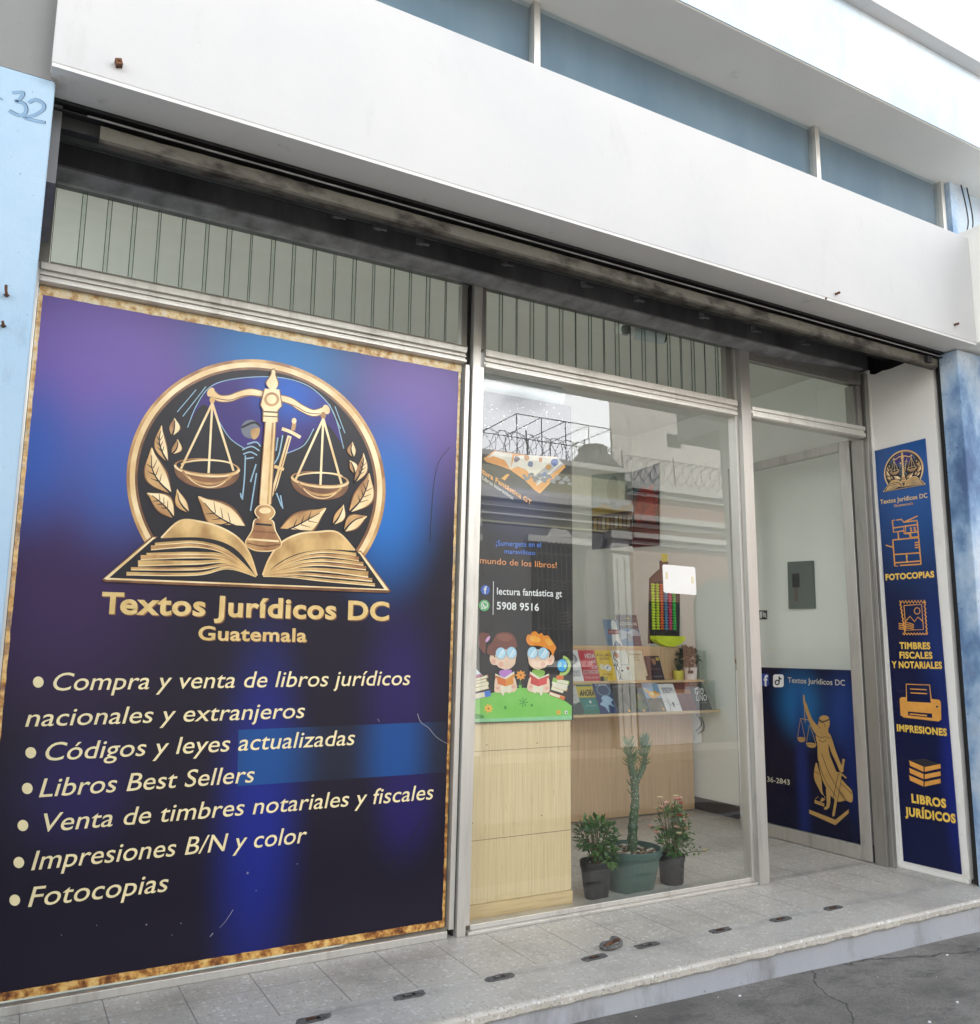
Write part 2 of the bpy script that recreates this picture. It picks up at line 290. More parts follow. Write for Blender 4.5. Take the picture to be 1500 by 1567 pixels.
# ------------------------------------------------------------------ mesh helpers
class MB:
    def __init__(s): s.v = []; s.f = []; s.m = []
    def add(s, vs, fs, mi=0):
        o = len(s.v); s.v += [Vector(p) for p in vs]
        for f in fs: s.f.append([i + o for i in f]); s.m.append(mi)
        return s
    def box(s, x0, x1, y0, y1, z0, z1, mi=0, lean=0.0):
        vs = [(x + lean * z, y, z) for z in (z0, z1) for y in (y0, y1) for x in (x0, x1)]
        return s.add(vs, [(0, 2, 3, 1), (4, 5, 7, 6), (0, 1, 5, 4), (2, 6, 7, 3), (0, 4, 6, 2), (1, 3, 7, 5)], mi)
    def obox(s, c, ax, ay, az, mi=0):        # half axes
        c, ax, ay, az = map(Vector, (c, ax, ay, az))
        vs = [c + ax * i + ay * j + az * k for k in (-1, 1) for j in (-1, 1) for i in (-1, 1)]
        return s.add(vs, [(0, 2, 3, 1), (4, 5, 7, 6), (0, 1, 5, 4), (2, 6, 7, 3), (0, 4, 6, 2), (1, 3, 7, 5)], mi)
    def quad(s, a, b, c, d, mi=0): return s.add([a, b, c, d], [(0, 1, 2, 3)], mi)
    def grid(s, x0, x1, nx, y0, y1, ny, zf, mi=0):
        vs = [(x0 + (x1 - x0) * i / nx, y0 + (y1 - y0) * j / ny, 0) for j in range(ny + 1) for i in range(nx + 1)]
        vs = [(x, y, zf(x, y)) for x, y, _ in vs]
        return s.add(vs, [(j * (nx + 1) + i, j * (nx + 1) + i + 1, (j + 1) * (nx + 1) + i + 1, (j + 1) * (nx + 1) + i) for j in range(ny) for i in range(nx)], mi)
    def tube(s, pts, r, seg=8, mi=0, cap=True):
        pts = [Vector(p) for p in pts]; n = len(pts)
        rs = r if isinstance(r, (list, tuple)) else [r] * n
        o = len(s.v); ref = None
        for i, p in enumerate(pts):
            d = (pts[min(i + 1, n - 1)] - pts[max(i - 1, 0)]).normalized()
            if ref is None: ref = Vector((0, 0, 1)) if abs(d.z) < 0.9 else Vector((1, 0, 0))
            a = d.cross(ref)
            if a.length < 1e-4: a = d.cross(Vector((0.3, 1, 0.2)))
            a.normalize(); b = a.cross(d).normalized(); ref = b
            for k in range(seg):
                t = 2 * math.pi * k / seg
                s.v.append(p + (a * math.cos(t) + b * math.sin(t)) * rs[i])
        for i in range(n - 1):
            for k in range(seg):
                k2 = (k + 1) % seg
                s.f.append([o + i * seg + k, o + i * seg + k2, o + (i + 1) * seg + k2, o + (i + 1) * seg + k]); s.m.append(mi)
        if cap:
            s.f.append([o + k for k in range(seg)][::-1]); s.m.append(mi)
            s.f.append([o + (n - 1) * seg + k for k in range(seg)]); s.m.append(mi)
        return s
    def lathe(s, prof, cx, cy, cz, seg=28, mi=0, wob=0):
        o = len(s.v); n = len(prof)
        for r, z in prof:
            for k in range(seg):
                t = 2 * math.pi * k / seg
                s.v.append(Vector((cx + r * math.cos(t), cy + r * math.sin(t), cz + z)))
        for i in range(n - 1):
            for k in range(seg):
                k2 = (k + 1) % seg
                s.f.append([o + i * seg + k, o + i * seg + k2, o + (i + 1) * seg + k2, o + (i + 1) * seg + k]); s.m.append(mi)
        return s
    def ball(s, c, r, mi=0, n=6, sz=1.0):
        c = Vector(c); prof = [(max(1e-4, r * math.sin(math.pi * i / n)), -r * sz * math.cos(math.pi * i / n)) for i in range(n + 1)]
        return s.lathe(prof, c.x, c.y, c.z, n * 2, mi)
    def poly3(s, pts, mi=0):
        pts = [Vector(p) for p in pts]
        return s.add(pts, [list(t) for t in tessellate_polygon([pts])], mi)
    def prism(s, pts, off, mi=0):
        pts = [Vector(p) for p in pts]; off = Vector(off); n = len(pts)
        tr = [list(t) for t in tessellate_polygon([pts])]
        s.add(pts, tr, mi); s.add([p + off for p in pts], [t[::-1] for t in tr], mi)
        s.add(pts + [p + off for p in pts], [(i, (i + 1) % n, n + (i + 1) % n, n + i) for i in range(n)], mi)
        return s
    def build(s, name, mats, parent=None, smooth=False, bevel=0):
        me = bpy.data.meshes.new(name)
        off = Vector((0, 0, 0)); p = parent
        while p is not None: off += p.location; p = p.parent
        me.from_pydata([tuple(v - off) for v in s.v], [], s.f)
        if not isinstance(mats, (list, tuple)): mats = [mats]
        for m in mats: me.materials.append(MT[m] if isinstance(m, str) else m)
        me.polygons.foreach_set('material_index', s.m)
        bm = bmesh.new(); bm.from_mesh(me)
        if smooth: bmesh.ops.remove_doubles(bm, verts=bm.verts, dist=1e-5)
        bmesh.ops.recalc_face_normals(bm, faces=bm.faces); bm.to_mesh(me); bm.free()
        if smooth: me.polygons.foreach_set('use_smooth', [True] * len(me.polygons))
        me.update()
        o = bpy.data.objects.new(name, me); col.objects.link(o)
        if parent: o.parent = parent
        if bevel:
            b = o.modifiers.new('bevel', 'BEVEL'); b.width = bevel; b.segments = 2; b.limit_method = 'ANGLE'
        return o
def tag(o, label=None, cat=None, group=None, kind=None):
    if label: o['label'] = label
    if cat: o['category'] = cat
    if group: o['group'] = group
    if kind: o['kind'] = kind
    return o
def thing(name, label, cat, loc=(0, 0, 0), group=None):
    o = bpy.data.objects.new(name, None); col.objects.link(o); o.location = loc
    o.empty_display_size = 0.1
    return tag(o, label, cat, group)
def ray(px, py): return CAM_R @ Vector((px - 750, 783.5 - py, -CAM_F))
def spot(px, py, ax, val):              # the point of a real plane (axis ax = val) measured at a place in the photograph
    r = ray(px, py); return CAM_C + r * ((val - CAM_C[ax]) / r[ax])

# flat printed art: polygons laid on a plane, each layer a hair above the last
_tx = {}
def text_mesh(s, bold):
    k = (s, bold)
    if k in _tx: return _tx[k]
    cu = bpy.data.curves.new('t', 'FONT'); cu.body = s; cu.size = 1; cu.resolution_u = 4; cu.offset = bold; cu.space_character = 1 + bold * 2.2
    ob = bpy.data.objects.new('t', cu)
    me = ob.to_mesh()
    vs = [v.co.copy() for v in me.vertices]; fs = [list(p.vertices) for p in me.polygons]
    ob.to_mesh_clear(); bpy.data.objects.remove(ob); bpy.data.curves.remove(cu)
    _tx[k] = (vs, fs)
    return vs, fs
CAPH = max(v.y for v in text_mesh('H', 0.0)[0])
print('CAPH', CAPH)
class Art(MB):
    def __init__(s, f, n, off=0.001, step=5e-5):
        super().__init__(); s.f0 = f; s.n = Vector(n); s.off = off; s.step = step; s.k = 0; s.mats = []
    def mi(s, m):
        m = MT[m] if isinstance(m, str) else m
        if m not in s.mats: s.mats.append(m)
        return s.mats.index(m)
    def P(s, x, y): return s.f0(x, y) + s.n * (s.off + s.k * s.step)
    def p(s, pts, m):
        s.k += 1; s.poly3([s.P(x, y) for x, y in pts], s.mi(m)); return s
    def spl(s, pts, m, n=6, closed=True):      # smooth closed outline through the points
        return s.p(smooth(pts, n, closed), m)
    def line(s, pts, wd, m, sm=0):
        if sm: pts = smooth(pts, sm, False)
        n = len(pts); wd = wd if isinstance(wd, (tuple, list)) else (wd, wd)
        a, b = [], []
        for i, (x, y) in enumerate(pts):
            x0, y0 = pts[max(i - 1, 0)]; x1, y1 = pts[min(i + 1, n - 1)]
            dx, dy = x1 - x0, y1 - y0; l = math.hypot(dx, dy) or 1
            h = (wd[0] + (wd[1] - wd[0]) * i / max(1, n - 1)) / 2
            a.append((x - dy / l * h, y + dx / l * h)); b.append((x + dy / l * h, y - dx / l * h))
        s.k += 1; q = s.mi(m)
        for i in range(n - 1):
            s.quad(s.P(*a[i]), s.P(*a[i + 1]), s.P(*b[i + 1]), s.P(*b[i]), q)
        return s
    def ell(s, cx, cy, rx, ry, m, rot=0, n=28, a0=0, a1=360):
        c, q = math.cos(rad(rot)), math.sin(rad(rot))
        pts = []
        for i in range(n + (a1 - a0 < 360)):
            t = rad(a0 + (a1 - a0) * i / n); x, y = rx * math.cos(t), ry * math.sin(t)
            pts.append((cx + x * c - y * q, cy + x * q + y * c))
        return s.p(pts, m)
    def arc(s, cx, cy, rx, ry, wd, m, a0=0, a1=360, n=40):
        return s.line([(cx + rx * math.cos(rad(a0 + (a1 - a0) * i / n)), cy + ry * math.sin(rad(a0 + (a1 - a0) * i / n))) for i in range(n + 1)], wd, m)
    def rrect(s, x0, y0, x1, y1, r, m):
        pts = []
        for cx, cy, a in ((x1 - r, y1 - r, 0), (x0 + r, y1 - r, 90), (x0 + r, y0 + r, 180), (x1 - r, y0 + r, 270)):
            for i in range(5): pts.append((cx + r * math.cos(rad(a + 22.5 * i)), cy + r * math.sin(rad(a + 22.5 * i))))
        return s.p(pts, m)
    def text(s, txt, x0, y0, x1, y1, cap, m, shear=0.0, bold=0.0, dz=None):
        vs, fs = text_mesh(txt, bold); s.k += 1
        xa = min(v.x for v in vs); xb = max(v.x for v in vs)
        S = s.P(x0, y0); D = s.P(x1, y1) - S
        U = s.P(x0, y0 - cap) - S
        if dz is None: U = Vector((0, 0, U.length)) if abs(U.normalized().z) > 0.8 else U
        Dn = D.normalized(); U = U / CAPH; ul = U.length
        s.add([S + D * ((v.x - xa) / (xb - xa)) + U * v.y + Dn * (shear * ul * v.y) for v in vs], fs, s.mi(m)); return s
    def done(s, name, parent):
        o = s.build(name, s.mats, parent); s.v, s.f, s.m, s.mats = [], [], [], []; return o
def smooth(pts, n=6, closed=True):
    r = []; N = len(pts)
    for i in range(N if closed else N - 1):
        if closed: p0, p1, p2, p3 = (pts[(i + k - 1) % N] for k in range(4))
        else: p0, p1, p2, p3 = pts[max(i - 1, 0)], pts[i], pts[i + 1], pts[min(i + 2, N - 1)]
        for j in range(n):
            t = j / n
            r.append(tuple(0.5 * (2 * b + (c - a) * t + (2 * a - 5 * b + 4 * c - d) * t * t + (3 * b - a - 3 * c + d) * t ** 3) for a, b, c, d in zip(p0, p1, p2, p3)))
    if not closed: r.append(pts[-1])
    return r

# ------------------------------------------------------------------ ground, step, street
def st(name, mb, mats, **k): return tag(mb.build(name, mats, **k), kind='structure')
def pz(x, y): return -0.125 - 0.018 * (x - 2.5) + 0.006 * noise.noise((x * 1.3, y * 1.3, 0))
g = MB(); g.grid(-6, 14, 100, -2.6, -0.70, 20, pz); st('pavement', g, 'pave')
g = MB(); g.box(-30, 40, -2.75, -2.6, -0.6, -0.17); st('kerb', g, 'riser')
g = MB(); g.quad((-300, -300, -0.36), (300, -300, -0.36), (300, 300, -0.36), (-300, 300, -0.36)); st('road', g, 'asphalt')
g = MB(); g.box(-30, 40, -13, -8.6, -0.5, -0.22); st('far_pavement', g, 'pave')
step = MB(); step.box(-3, 4.72, -0.70, 2.4, -0.5, 0.0)
step.box(4.72, 8, -0.70, -0.05, -0.5, 0.0)
fl = st('floor', step, 'terrazzo')
# cast nosing with a chipped lower lip
n = MB(); X = [-3 + i * 0.02 for i in range(551)]
prof = []
for x in X:
    a = noise.noise((x * 6, 0, 3)) * 0.0018 + noise.noise((x * 31, 2, 0)) * 0.0022
    b = noise.noise((x * 9, 5, 3)) * 0.003 + noise.noise((x * 37, 2, 7)) * 0.0045
    prof.append([(x, -0.701, 0.0003), (x, -0.731 + a * 0.5, 0.0003), (x, -0.739 + a, -0.003), (x, -0.745 + a, -0.010), (x, -0.744 + b * 0.6, -0.030 + b), (x, -0.735 + b, -0.039 + b), (x, -0.700, -0.040)])
k = len(prof[0])
n.add([p for q in prof for p in q], [(i * k + j, (i + 1) * k + j, (i + 1) * k + j + 1, i * k + j + 1) for i in range(len(X) - 1) for j in range(k - 1)])
tag(n.build('step_nosing', 'nosing', smooth=False), kind='structure')
r = MB(); r.box(-3, 8, -0.722, -0.701, -0.6, -0.034); st('step_riser', r, 'riser')
lit = MB()
for i in range(45):
    x = RND.uniform(1.8, 5.2); y = -0.75 - abs(RND.gauss(0, 0.22)); s = RND.choice((0.0012, 0.0015, 0.002, 0.0045))
    lit.obox((x, y, pz(x, y) + s * 0.4), (s, s * 0.3, 0), (-s * 0.3, s * 0.8, 0), (0, 0, s * 0.5))
tag(lit.build('litter', 'paper'), 'white crumbs of paint and grit scattered on the pavement', 'litter', None, 'stuff')

# ------------------------------------------------------------------ the building
B = thing('shop_building', 'white and blue painted building with a long white band over the shopfront', 'building', (0, 0, 0))
def part(name, mb, mats, parent=None, label=None, **k):
    o = mb.build(name, mats, parent or B, **k)
    if label: o['label'] = label
    return o
def wavy(x0, x1, y, z0, z1, nx, nz_, amp, sc_=3.0):      # a hand-plastered face, slightly uneven
    m = MB(); vs = []
    for j in range(nz_ + 1):
        for i in range(nx + 1):
            x = x0 + (x1 - x0) * i / nx; z = z0 + (z1 - z0) * j / nz_
            vs.append((x, y + amp * noise.noise((x * sc_, z * sc_, y)), z))
    return vs, [(j * (nx + 1) + i, j * (nx + 1) + i + 1, (j + 1) * (nx + 1) + i + 1, (j + 1) * (nx + 1) + i) for j in range(nz_) for i in range(nx)]
m = MB(); m.box(-3, 0.004, -0.74, 0.30, -0.6, 2.862); part('pilaster', m, 'blue', None, 'light blue pilaster with painted number', bevel=0.006)
m = MB(); m.box(-3, -0.0, -0.738, 0.30, 2.862, 5.4); part('upper_wall', m, 'greywall', None, 'grey painted wall over the left pilaster')
m = MB(); m.box(-0.012, 4.56, -0.80, -0.66, 2.8838, 3.505); part('fascia', m, 'fascia', None, 'long white painted band', bevel=0.004)
m = MB(); m.box(-0.010, 4.556, -0.799, -0.64, 2.872, 2.8835); part('soffit', m, 'soffit')
m = MB(); m.box(4.562, 8, -1.55, -0.60, 2.885, 3.56); part('balcony_wall', m, 'fascia2', None, 'cream white balcony side', bevel=0.008)
m = MB(); m.box(-3, 8, -0.655, 0.9, 3.36, 3.498); part('floor_slab', m, 'nearblack')  # near-black slab closes the top of the dark header cavity
m = MB(); m.box(4.512, 8, -0.716, -0.602, -0.02, 2.868); m.box(4.60, 8, -0.602, -0.021, -0.02, 2.868); part('pilaster', m, 'blueworn', None, 'worn blotchy blue pilaster', bevel=0.006)
m = MB(); m.box(-3, 9, -0.80, 0.9, 4.108, 4.30); part('upper_slab', m, 'slabgrey', bevel=0.005)
m = MB(); m.box(-3, 9, -0.803, -0.4, 4.30, 5.4); m.box(-3, 9, -0.806, -0.801, 4.112, 4.30); part('upper_wall', m, 'paleblue', None, 'pale blue and white upper wall')
m = MB(); m.box(2.9, 9, -0.88, -0.804, 4.595, 5.3); part('upper_band', m, 'fascia')
m = MB(); m.box(4.93, 5.12, -0.50, 0.0, 3.45, 4.107); part('upper_pier', m, 'blueworn')
m = MB(); m.box(5.12, 5.36, -0.47, 0.0, 3.45, 4.107); part('upper_pier', m, 'paleblue')
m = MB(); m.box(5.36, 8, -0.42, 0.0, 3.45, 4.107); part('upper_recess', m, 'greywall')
uw = MB().box(-3, 4.93, -0.445, -0.40, 3.50, 3.53).build('upper_window', 'alu', B)
for x in (1.885, 3.745, 4.895): MB().box(x - 0.016, x + 0.016, -0.475, -0.43, 3.498, 4.107).build('mullion', 'alu', uw)
m = MB()
for x0, x1 in ((-3, 1.87), (1.90, 3.73), (3.76, 4.88)): m.quad((x0, -0.45, 3.50), (x1, -0.45, 3.50), (x1, -0.45, 4.107), (x0, -0.45, 4.107))
m.build('pane', 'upglass', uw)
m = MB(); m.box(-3, 4.88, -0.425, -0.42, 3.53, 4.107); m.build('sky_tint_sheet', pm('sky_reflection_tint', (0.11, 0.19, 0.27), 0.8, (0.20, 0.28, 0.35), 3.0, stretch=(1, 1, 0.2)), uw)  # added sheet behind the panes, coloured like reflected sky
for k in range(2):
    m = MB(); m.tube(smooth([(5.02 + 0.06 * k, -0.52, 4.10), (5.03 + 0.05 * k, -0.54, 3.85), (4.99 + .03 * k, -0.52, 3.70), (4.97, -0.53, 3.50)], 6, False), 0.004, 5); part('wall_cable', m, 'cord')
# room shell
m = MB(); m.box(-0.7, -0.6, 0.05, 2.5, 0.001, 3.3); m.box(-0.7, 0.012, 0.041, 0.06, 0.001, 3.3); part('inner_wall', m, 'inner')
m = MB(); m.box(-0.7, 4.9, 2.40, 2.5, 0.001, 3.3); part('inner_wall', m, 'inner')
m = MB(); m.box(4.72, 4.85, -0.02, 2.40, 0.001, 3.3); m.box(4.50, 4.72, -0.02, 0.02, 0.001, 3.3); part('inner_wall', m, 'inner')
m = MB(); m.box(4.708, 4.7195, 0.02, 2.399, 0.001, 0.09); part('skirting', m, pm('dark_brown_skirting', (0.05, 0.035, 0.03), 0.5))
m = MB(); m.box(-0.6, 4.72, 0.021, 1.10, 3.05, 3.12); m.box(2.2, 4.72, 1.101, 2.40, 3.05, 3.12); part('ceiling', m, 'ceil')   # rear left opening added to let daylight in, out of view
# the reveal: a plaster pier beside the door with a broken top edge
top = [(-0.02, 2.885)]
for i in range(19):
    y = -0.06 - i * 0.027; t = i / 18
    zz = 2.872 + 0.055 * max(0, (t - 0.55)) + 0.012 * noise.noise((y * 22, 1, 4))
    top.append((y, zz))
pts = [(4.509, -0.02, 0.001)] + [(4.509 + 0.003 * noise.noise((0, y * 9, z * 4)), y, z) for y, z in top] + [(4.509, -0.556, 2.90)]
for i in range(40):
    z = 2.85 - i * 0.0725; pts.append((4.511, -0.556 - 0.004 - 0.006 * noise.noise((z * 7, 3, 0)), max(z, 0.001)))
m = MB(); m.prism(pts, (0.088, 0, 0)); part('door_reveal', m, 'reveal', None, 'dirty white plaster pier with a crumbling edge')
m = MB(); m.box(4.56, 4.5965, -0.60, -0.021, 2.86, 3.36); m.box(4.512, 4.5595, -0.155, -0.021, 2.925, 3.36); part('header_black_fill', m, 'black')  # black boxes added so the hole above the plaster shows dark
m = MB(); m.box(4.497, 4.53, -0.56, -0.02, 0.0005, 0.026); part('door_reveal_base', m, 'reveal', bevel=0.006)
m = MB(); m.box(4.535, 4.599, -0.601, -0.568, 0.0, 3.3); m.box(4.512, 4.5345, -0.601, -0.596, 0.0, 2.9); part('guide_channel', m, 'black', None, 'black shutter guide slot')
# house number strokes on the left pilaster, over a dark offset copy
num = Art(lambda x, y: Vector((x, -0.74, y)), (0, -1, 0), 0.0008)
for dx, dz, mt in ((0.0025, 0.0015, I('number_dark', (0.07, 0.10, 0.15), 0.8)), (0, 0, I('number_blue', (0.22, 0.35, 0.50), 0.8))):
    num.line([(x + dx, z + dz) for x, z in ((-0.104, 2.787), (-0.078, 2.796), (-0.085, 2.772), (-0.094, 2.763), (-0.072, 2.762), (-0.066, 2.738), (-0.082, 2.722), (-0.108, 2.728))], 0.009, mt, 4)
    num.line([(x + dx, z + dz) for x, z in ((-0.060, 2.770), (-0.046, 2.785), (-0.024, 2.779), (-0.023, 2.760), (-0.045, 2.735), (-0.068, 2.720), (-0.040, 2.719), (-0.014, 2.721))], 0.009, mt, 4)
num.line([(-0.15, 2.764), (-0.125, 2.757)], 0.006, I('number_blue', (0.22, 0.35, 0.50)))
tag(num.done('house_number', None), 'scratched number 32 near the top of the light blue pilaster', 'house number')
for px, py, lab in ((10, 452, 'bent rusty nail hook in the light blue pilaster beside the sign corner'), (5, 499, 'small dark peg sunk in the light blue pilaster under the nail hook')):
    p = spot(px, py, 1, -0.745); m = MB()
    m.tube([p + Vector((0, 0.02, 0)), p + Vector((0, -0.015, 0)), p + Vector((-0.002, -0.022, 0.006)), p + Vector((-0.003, -0.022, 0.022 if py < 480 else 0.003))], 0.004, 6)
    m.lathe([(0.008, 0), (0.007, 0.003), (0.0, 0.004)], p.x, p.y, p.z, 8)
    tag(m.build('nail', 'rusty'), lab, 'nail')
for px, py, s, lab in ((181, 100, 0.8, 'square rusty bolt on the white band above the number 32 pilaster'), (1279, 450, 0.45, 'small rusty bolt stub low on the white band above the pilaster'), (1461, 497, 0.5, 'dark bolt in the lower corner of the white band by the balcony side'), (1265, 472, 0.4, 'bent dark bolt under the lower edge of the white band')):
    p = spot(px, py, 1, -0.80); m = MB(); a = 0.011 * s
    if py == 472: p = Vector((p.x, -0.78, 2.878))
    m.obox(p + Vector((0, -0.010, 0)), (a, 0, a * 0.3), (0, 0.014, 0), (-a * 0.3, 0, a)); m.lathe([(a * 0.5, 0), (a * 0.4, 0.004), (0, 0.005)], p.x, p.y - 0.024, p.z, 8)
    tag(m.build('bolt', 'rusty'), lab, 'bolt')

# ------------------------------------------------------------------ roller shutter header
S = thing('roller_shutter', 'rolled up steel shutter in a dark slot above the shopfront', 'shutter', (2.25, -0.5, 2.8))
m = MB()
for i in range(26):                                   # the curtain wound on its drum, seen as slats in the dark slot
    a = 2 * math.pi * i / 26
    m.obox((2.25, -0.36 + 0.22 * math.cos(a), 3.12 + 0.2 * math.sin(a)), (2.24, 0, 0), (0, -0.026 * math.sin(a), 0.026 * math.cos(a)), (0, 0.004 * math.cos(a), 0.004 * math.sin(a)))
m.build('rolled_curtain', 'nearblack', S)
m = MB(); m.box(0.0, 4.53, -0.60, -0.594, 2.80, 3.3); m.box(0.0, 4.53, -0.628, -0.6005, 2.842, 2.848); m.box(0.0, 4.53, -0.6385, -0.6005, 2.862, 2.870); m.build('slot_rail', 'nearblack', S)
m = MB(); m.tube([(0.1, -0.643, 2.838), (4.46, -0.643, 2.838)], 0.0035, 6); m.build('slot_highlight', 'steelip', S)  # light grey rod put in for the thin highlight along the slot
m = MB(); vs = []
for i in range(221):                                  # flaked bottom bar
    x = 0.14 + 4.30 * i / 220; d = 0.004 * noise.noise((x * 5, 0, 0)) + 0.003 * noise.noise((x * 23, 1, 0))
    vs.append([(x, -0.632, 2.823 + d), (x, -0.640, 2.818 + d), (x, -0.640 + d, 2.775 + d * 0.6), (x, -0.632, 2.768 + d * 0.4), (x, -0.600, 2.767), (x, -0.600, 2.823)])
m.add([p for q in vs for p in q], [(i * 6 + j, (i + 1) * 6 + j, (i + 1) * 6 + (j + 1) % 6, i * 6 + (j + 1) % 6) for i in range(220) for j in range(6)])
m.add(vs[0], [tuple(range(6))]); m.add(vs[-1], [tuple(range(6))[::-1]])
m.build('bottom_bar', 'rust', S)
m = MB(); m.box(4.32, 4.36, -0.662, -0.641, 2.78, 2.812); m.lathe([(0.011, 0), (0.009, 0.01), (0, 0.011)], 4.34, -0.66, 2.80, 10); m.build('bar_lock', 'nearblack', S)
m = MB(); m.box(0.004, 0.03, -0.62, -0.16, 2.6, 3.3); m.build('guide_rail', 'steel', S)
LT = MB(); LT.box(0.004, 4.508, -0.15, 0.02, 2.905, 3.36); lt = part('lintel', LT, 'steel', None, 'dark grey stained steel lintel')
m = MB(); m.prism([(0.004, -0.153, 2.911), (0.004, -0.153, 2.902), (0.004, -0.085, 2.880), (0.004, -0.062, 2.881), (0.004, -0.062, 2.9045), (0.004, -0.149, 2.9045)], (4.45, 0, 0)); m.build('lintel_lip', 'steelip', B)  # lip coloured lighter than the lintel for the light it catches
for px, py in ((512, 330), (575, 348), (640, 371), (770, 403), (892, 436), (972, 458), (1072, 484), (1152, 505), (1228, 525)):
    p = spot(px, py, 1, -0.151); hk = MB()
    hk.box(p.x - 0.012, p.x + 0.02, -0.160, -0.1505, p.z - 0.012, p.z + 0.018); hk.box(p.x - 0.005, p.x + 0.045, -0.175, -0.1605, p.z - 0.012, p.z - 0.006); hk.build('lintel_hook', 'steelip', B)

# ------------------------------------------------------------------ shopfront frames
LEAN = 0.0172
F = thing('shop_window', 'aluminium framed display window with slatted glass fanlight, right of the big sign', 'window', (2.6, 0, 0))
FL = thing('blocked_window', 'aluminium framed left bay with a slatted glass fanlight over the sign', 'window', (0.9, 0, 0))
def rail(o, x0, x1, z0, z1, y=-0.03, name='rail', mt='alu'):
    h = z1 - z0; m = MB()
    m.box(x0, x1, y, 0.03, z0, z1)
    if h > 0.05:
        m.box(x0, x1, y - 0.014, y - 0.0002, z0 + h * 0.02, z0 + h * 0.20); m.box(x0, x1, y - 0.010, y - 0.0002, z0 + h * 0.36, z0 + h * 0.48); m.box(x0, x1, y - 0.016, y - 0.0002, z0 + h * 0.62, z1 - h * 0.02)
    return m.build(name, mt, o, bevel=0.002)
rail(FL, 0.0138, 1.775, 2.503, 2.578); rail(F, 1.874, 3.50, 2.497, 2.588)
rail(FL, 0.022, 1.725, 0.001, 0.030, -0.035, 'sill'); rail(F, 1.815, 3.52, 0.001, 0.014, -0.05, 'sill')
m = MB(); m.box(1.836, 3.52, -0.028, 0.03, 0.0145, 0.036); m.build('sill', 'alu', F, bevel=0.002)
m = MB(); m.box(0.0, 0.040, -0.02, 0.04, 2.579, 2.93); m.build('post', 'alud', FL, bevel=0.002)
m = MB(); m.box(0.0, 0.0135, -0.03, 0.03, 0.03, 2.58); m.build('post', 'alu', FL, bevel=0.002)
# the leaning mullion between sign and window
m = MB(); m.box(1.733, 1.757, -0.030, 0.03, 0.031, 2.50, 0, LEAN); m.build('stile', 'alu', FL, bevel=0.002)
m = MB(); m.box(1.755, 1.764, -0.012, 0.03, 0.0, 2.90, 0, LEAN); m.build('black_gap_strip', 'black', FL)  # black strip drawn for the dark gap between stile and post
m = MB(); m.box(1.7635, 1.806, -0.045, 0.03, 0.0, 2.90, 0, LEAN); m.build('post', 'alu', F, bevel=0.003)
m = MB(); m.box(1.8065, 1.831, -0.032, 0.03, 0.037, 2.50, 0, LEAN); m.build('stile', 'alu', F, bevel=0.002)
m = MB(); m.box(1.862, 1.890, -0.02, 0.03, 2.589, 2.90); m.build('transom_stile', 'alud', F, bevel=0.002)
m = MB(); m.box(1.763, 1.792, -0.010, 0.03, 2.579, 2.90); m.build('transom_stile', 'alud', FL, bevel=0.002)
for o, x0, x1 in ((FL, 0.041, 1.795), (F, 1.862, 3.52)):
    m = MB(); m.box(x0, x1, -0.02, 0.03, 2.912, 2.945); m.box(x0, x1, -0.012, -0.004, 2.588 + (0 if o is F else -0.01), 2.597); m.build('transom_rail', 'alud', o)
m = MB(); m.box(3.494, 3.512, -0.03, 0.03, 0.001, 2.90); m.build('stile', 'alu', F, bevel=0.002)
m = MB(); m.box(3.455, 3.4935, -0.012, 0.03, 2.59, 2.905); m.build('transom_stile', 'alud', F, bevel=0.002)
# panes
T = math.tan(rad(1.3))
m = MB(); z0, z1 = 0.03, 2.50; m.quad((1.84, (z0 - 1.25) * T + 0.004, z0), (3.525, (z0 - 1.25) * T + 0.004, z0), (3.525, (z1 - 1.25) * T + 0.004, z1), (1.84, (z1 - 1.25) * T + 0.004, z1)); m.build('pane', 'glass', F)
m = MB(); m.quad((0.01, 0.012, 0.03), (1.76, 0.012, 0.03), (1.79, 0.012, 2.51), (0.01, 0.012, 2.51)); m.build('pane', 'darkglass', FL)
for o, x0, x1, nst in ((FL, 0.042, 1.765, 19), (F, 1.888, 3.480, 18)):
    p = (x1 - x0) / nst
    for i in range(nst):
        a = x0 + i * p + RND.uniform(-0.003, 0.003); y = 0.002 + 0.009 * (i % 2); b = a + p + (0.016 if i < nst - 1 else 0)
        if i == 0: a = x0
        m = MB(); m.quad((a, y, 2.585), (b, y + RND.uniform(-0.002, 0.002), 2.585), (b, y + RND.uniform(-0.002, 0.002), 2.915), (a, y, 2.915), 0)
        m.box(a, a + 0.0022, y - 0.002, y + 0.002, 2.585, 2.915, 1); m.box(b - 0.0022, b, y - 0.002, y + 0.002, 2.585, 2.915, 1)
        m.box((a + b) / 2 - 0.04, (a + b) / 2 - 0.01, y - 0.016, y + 0.012, 2.578, 2.590, 2)
        m.build('glass_slat', ['strip', 'gedge', 'alud'], o)
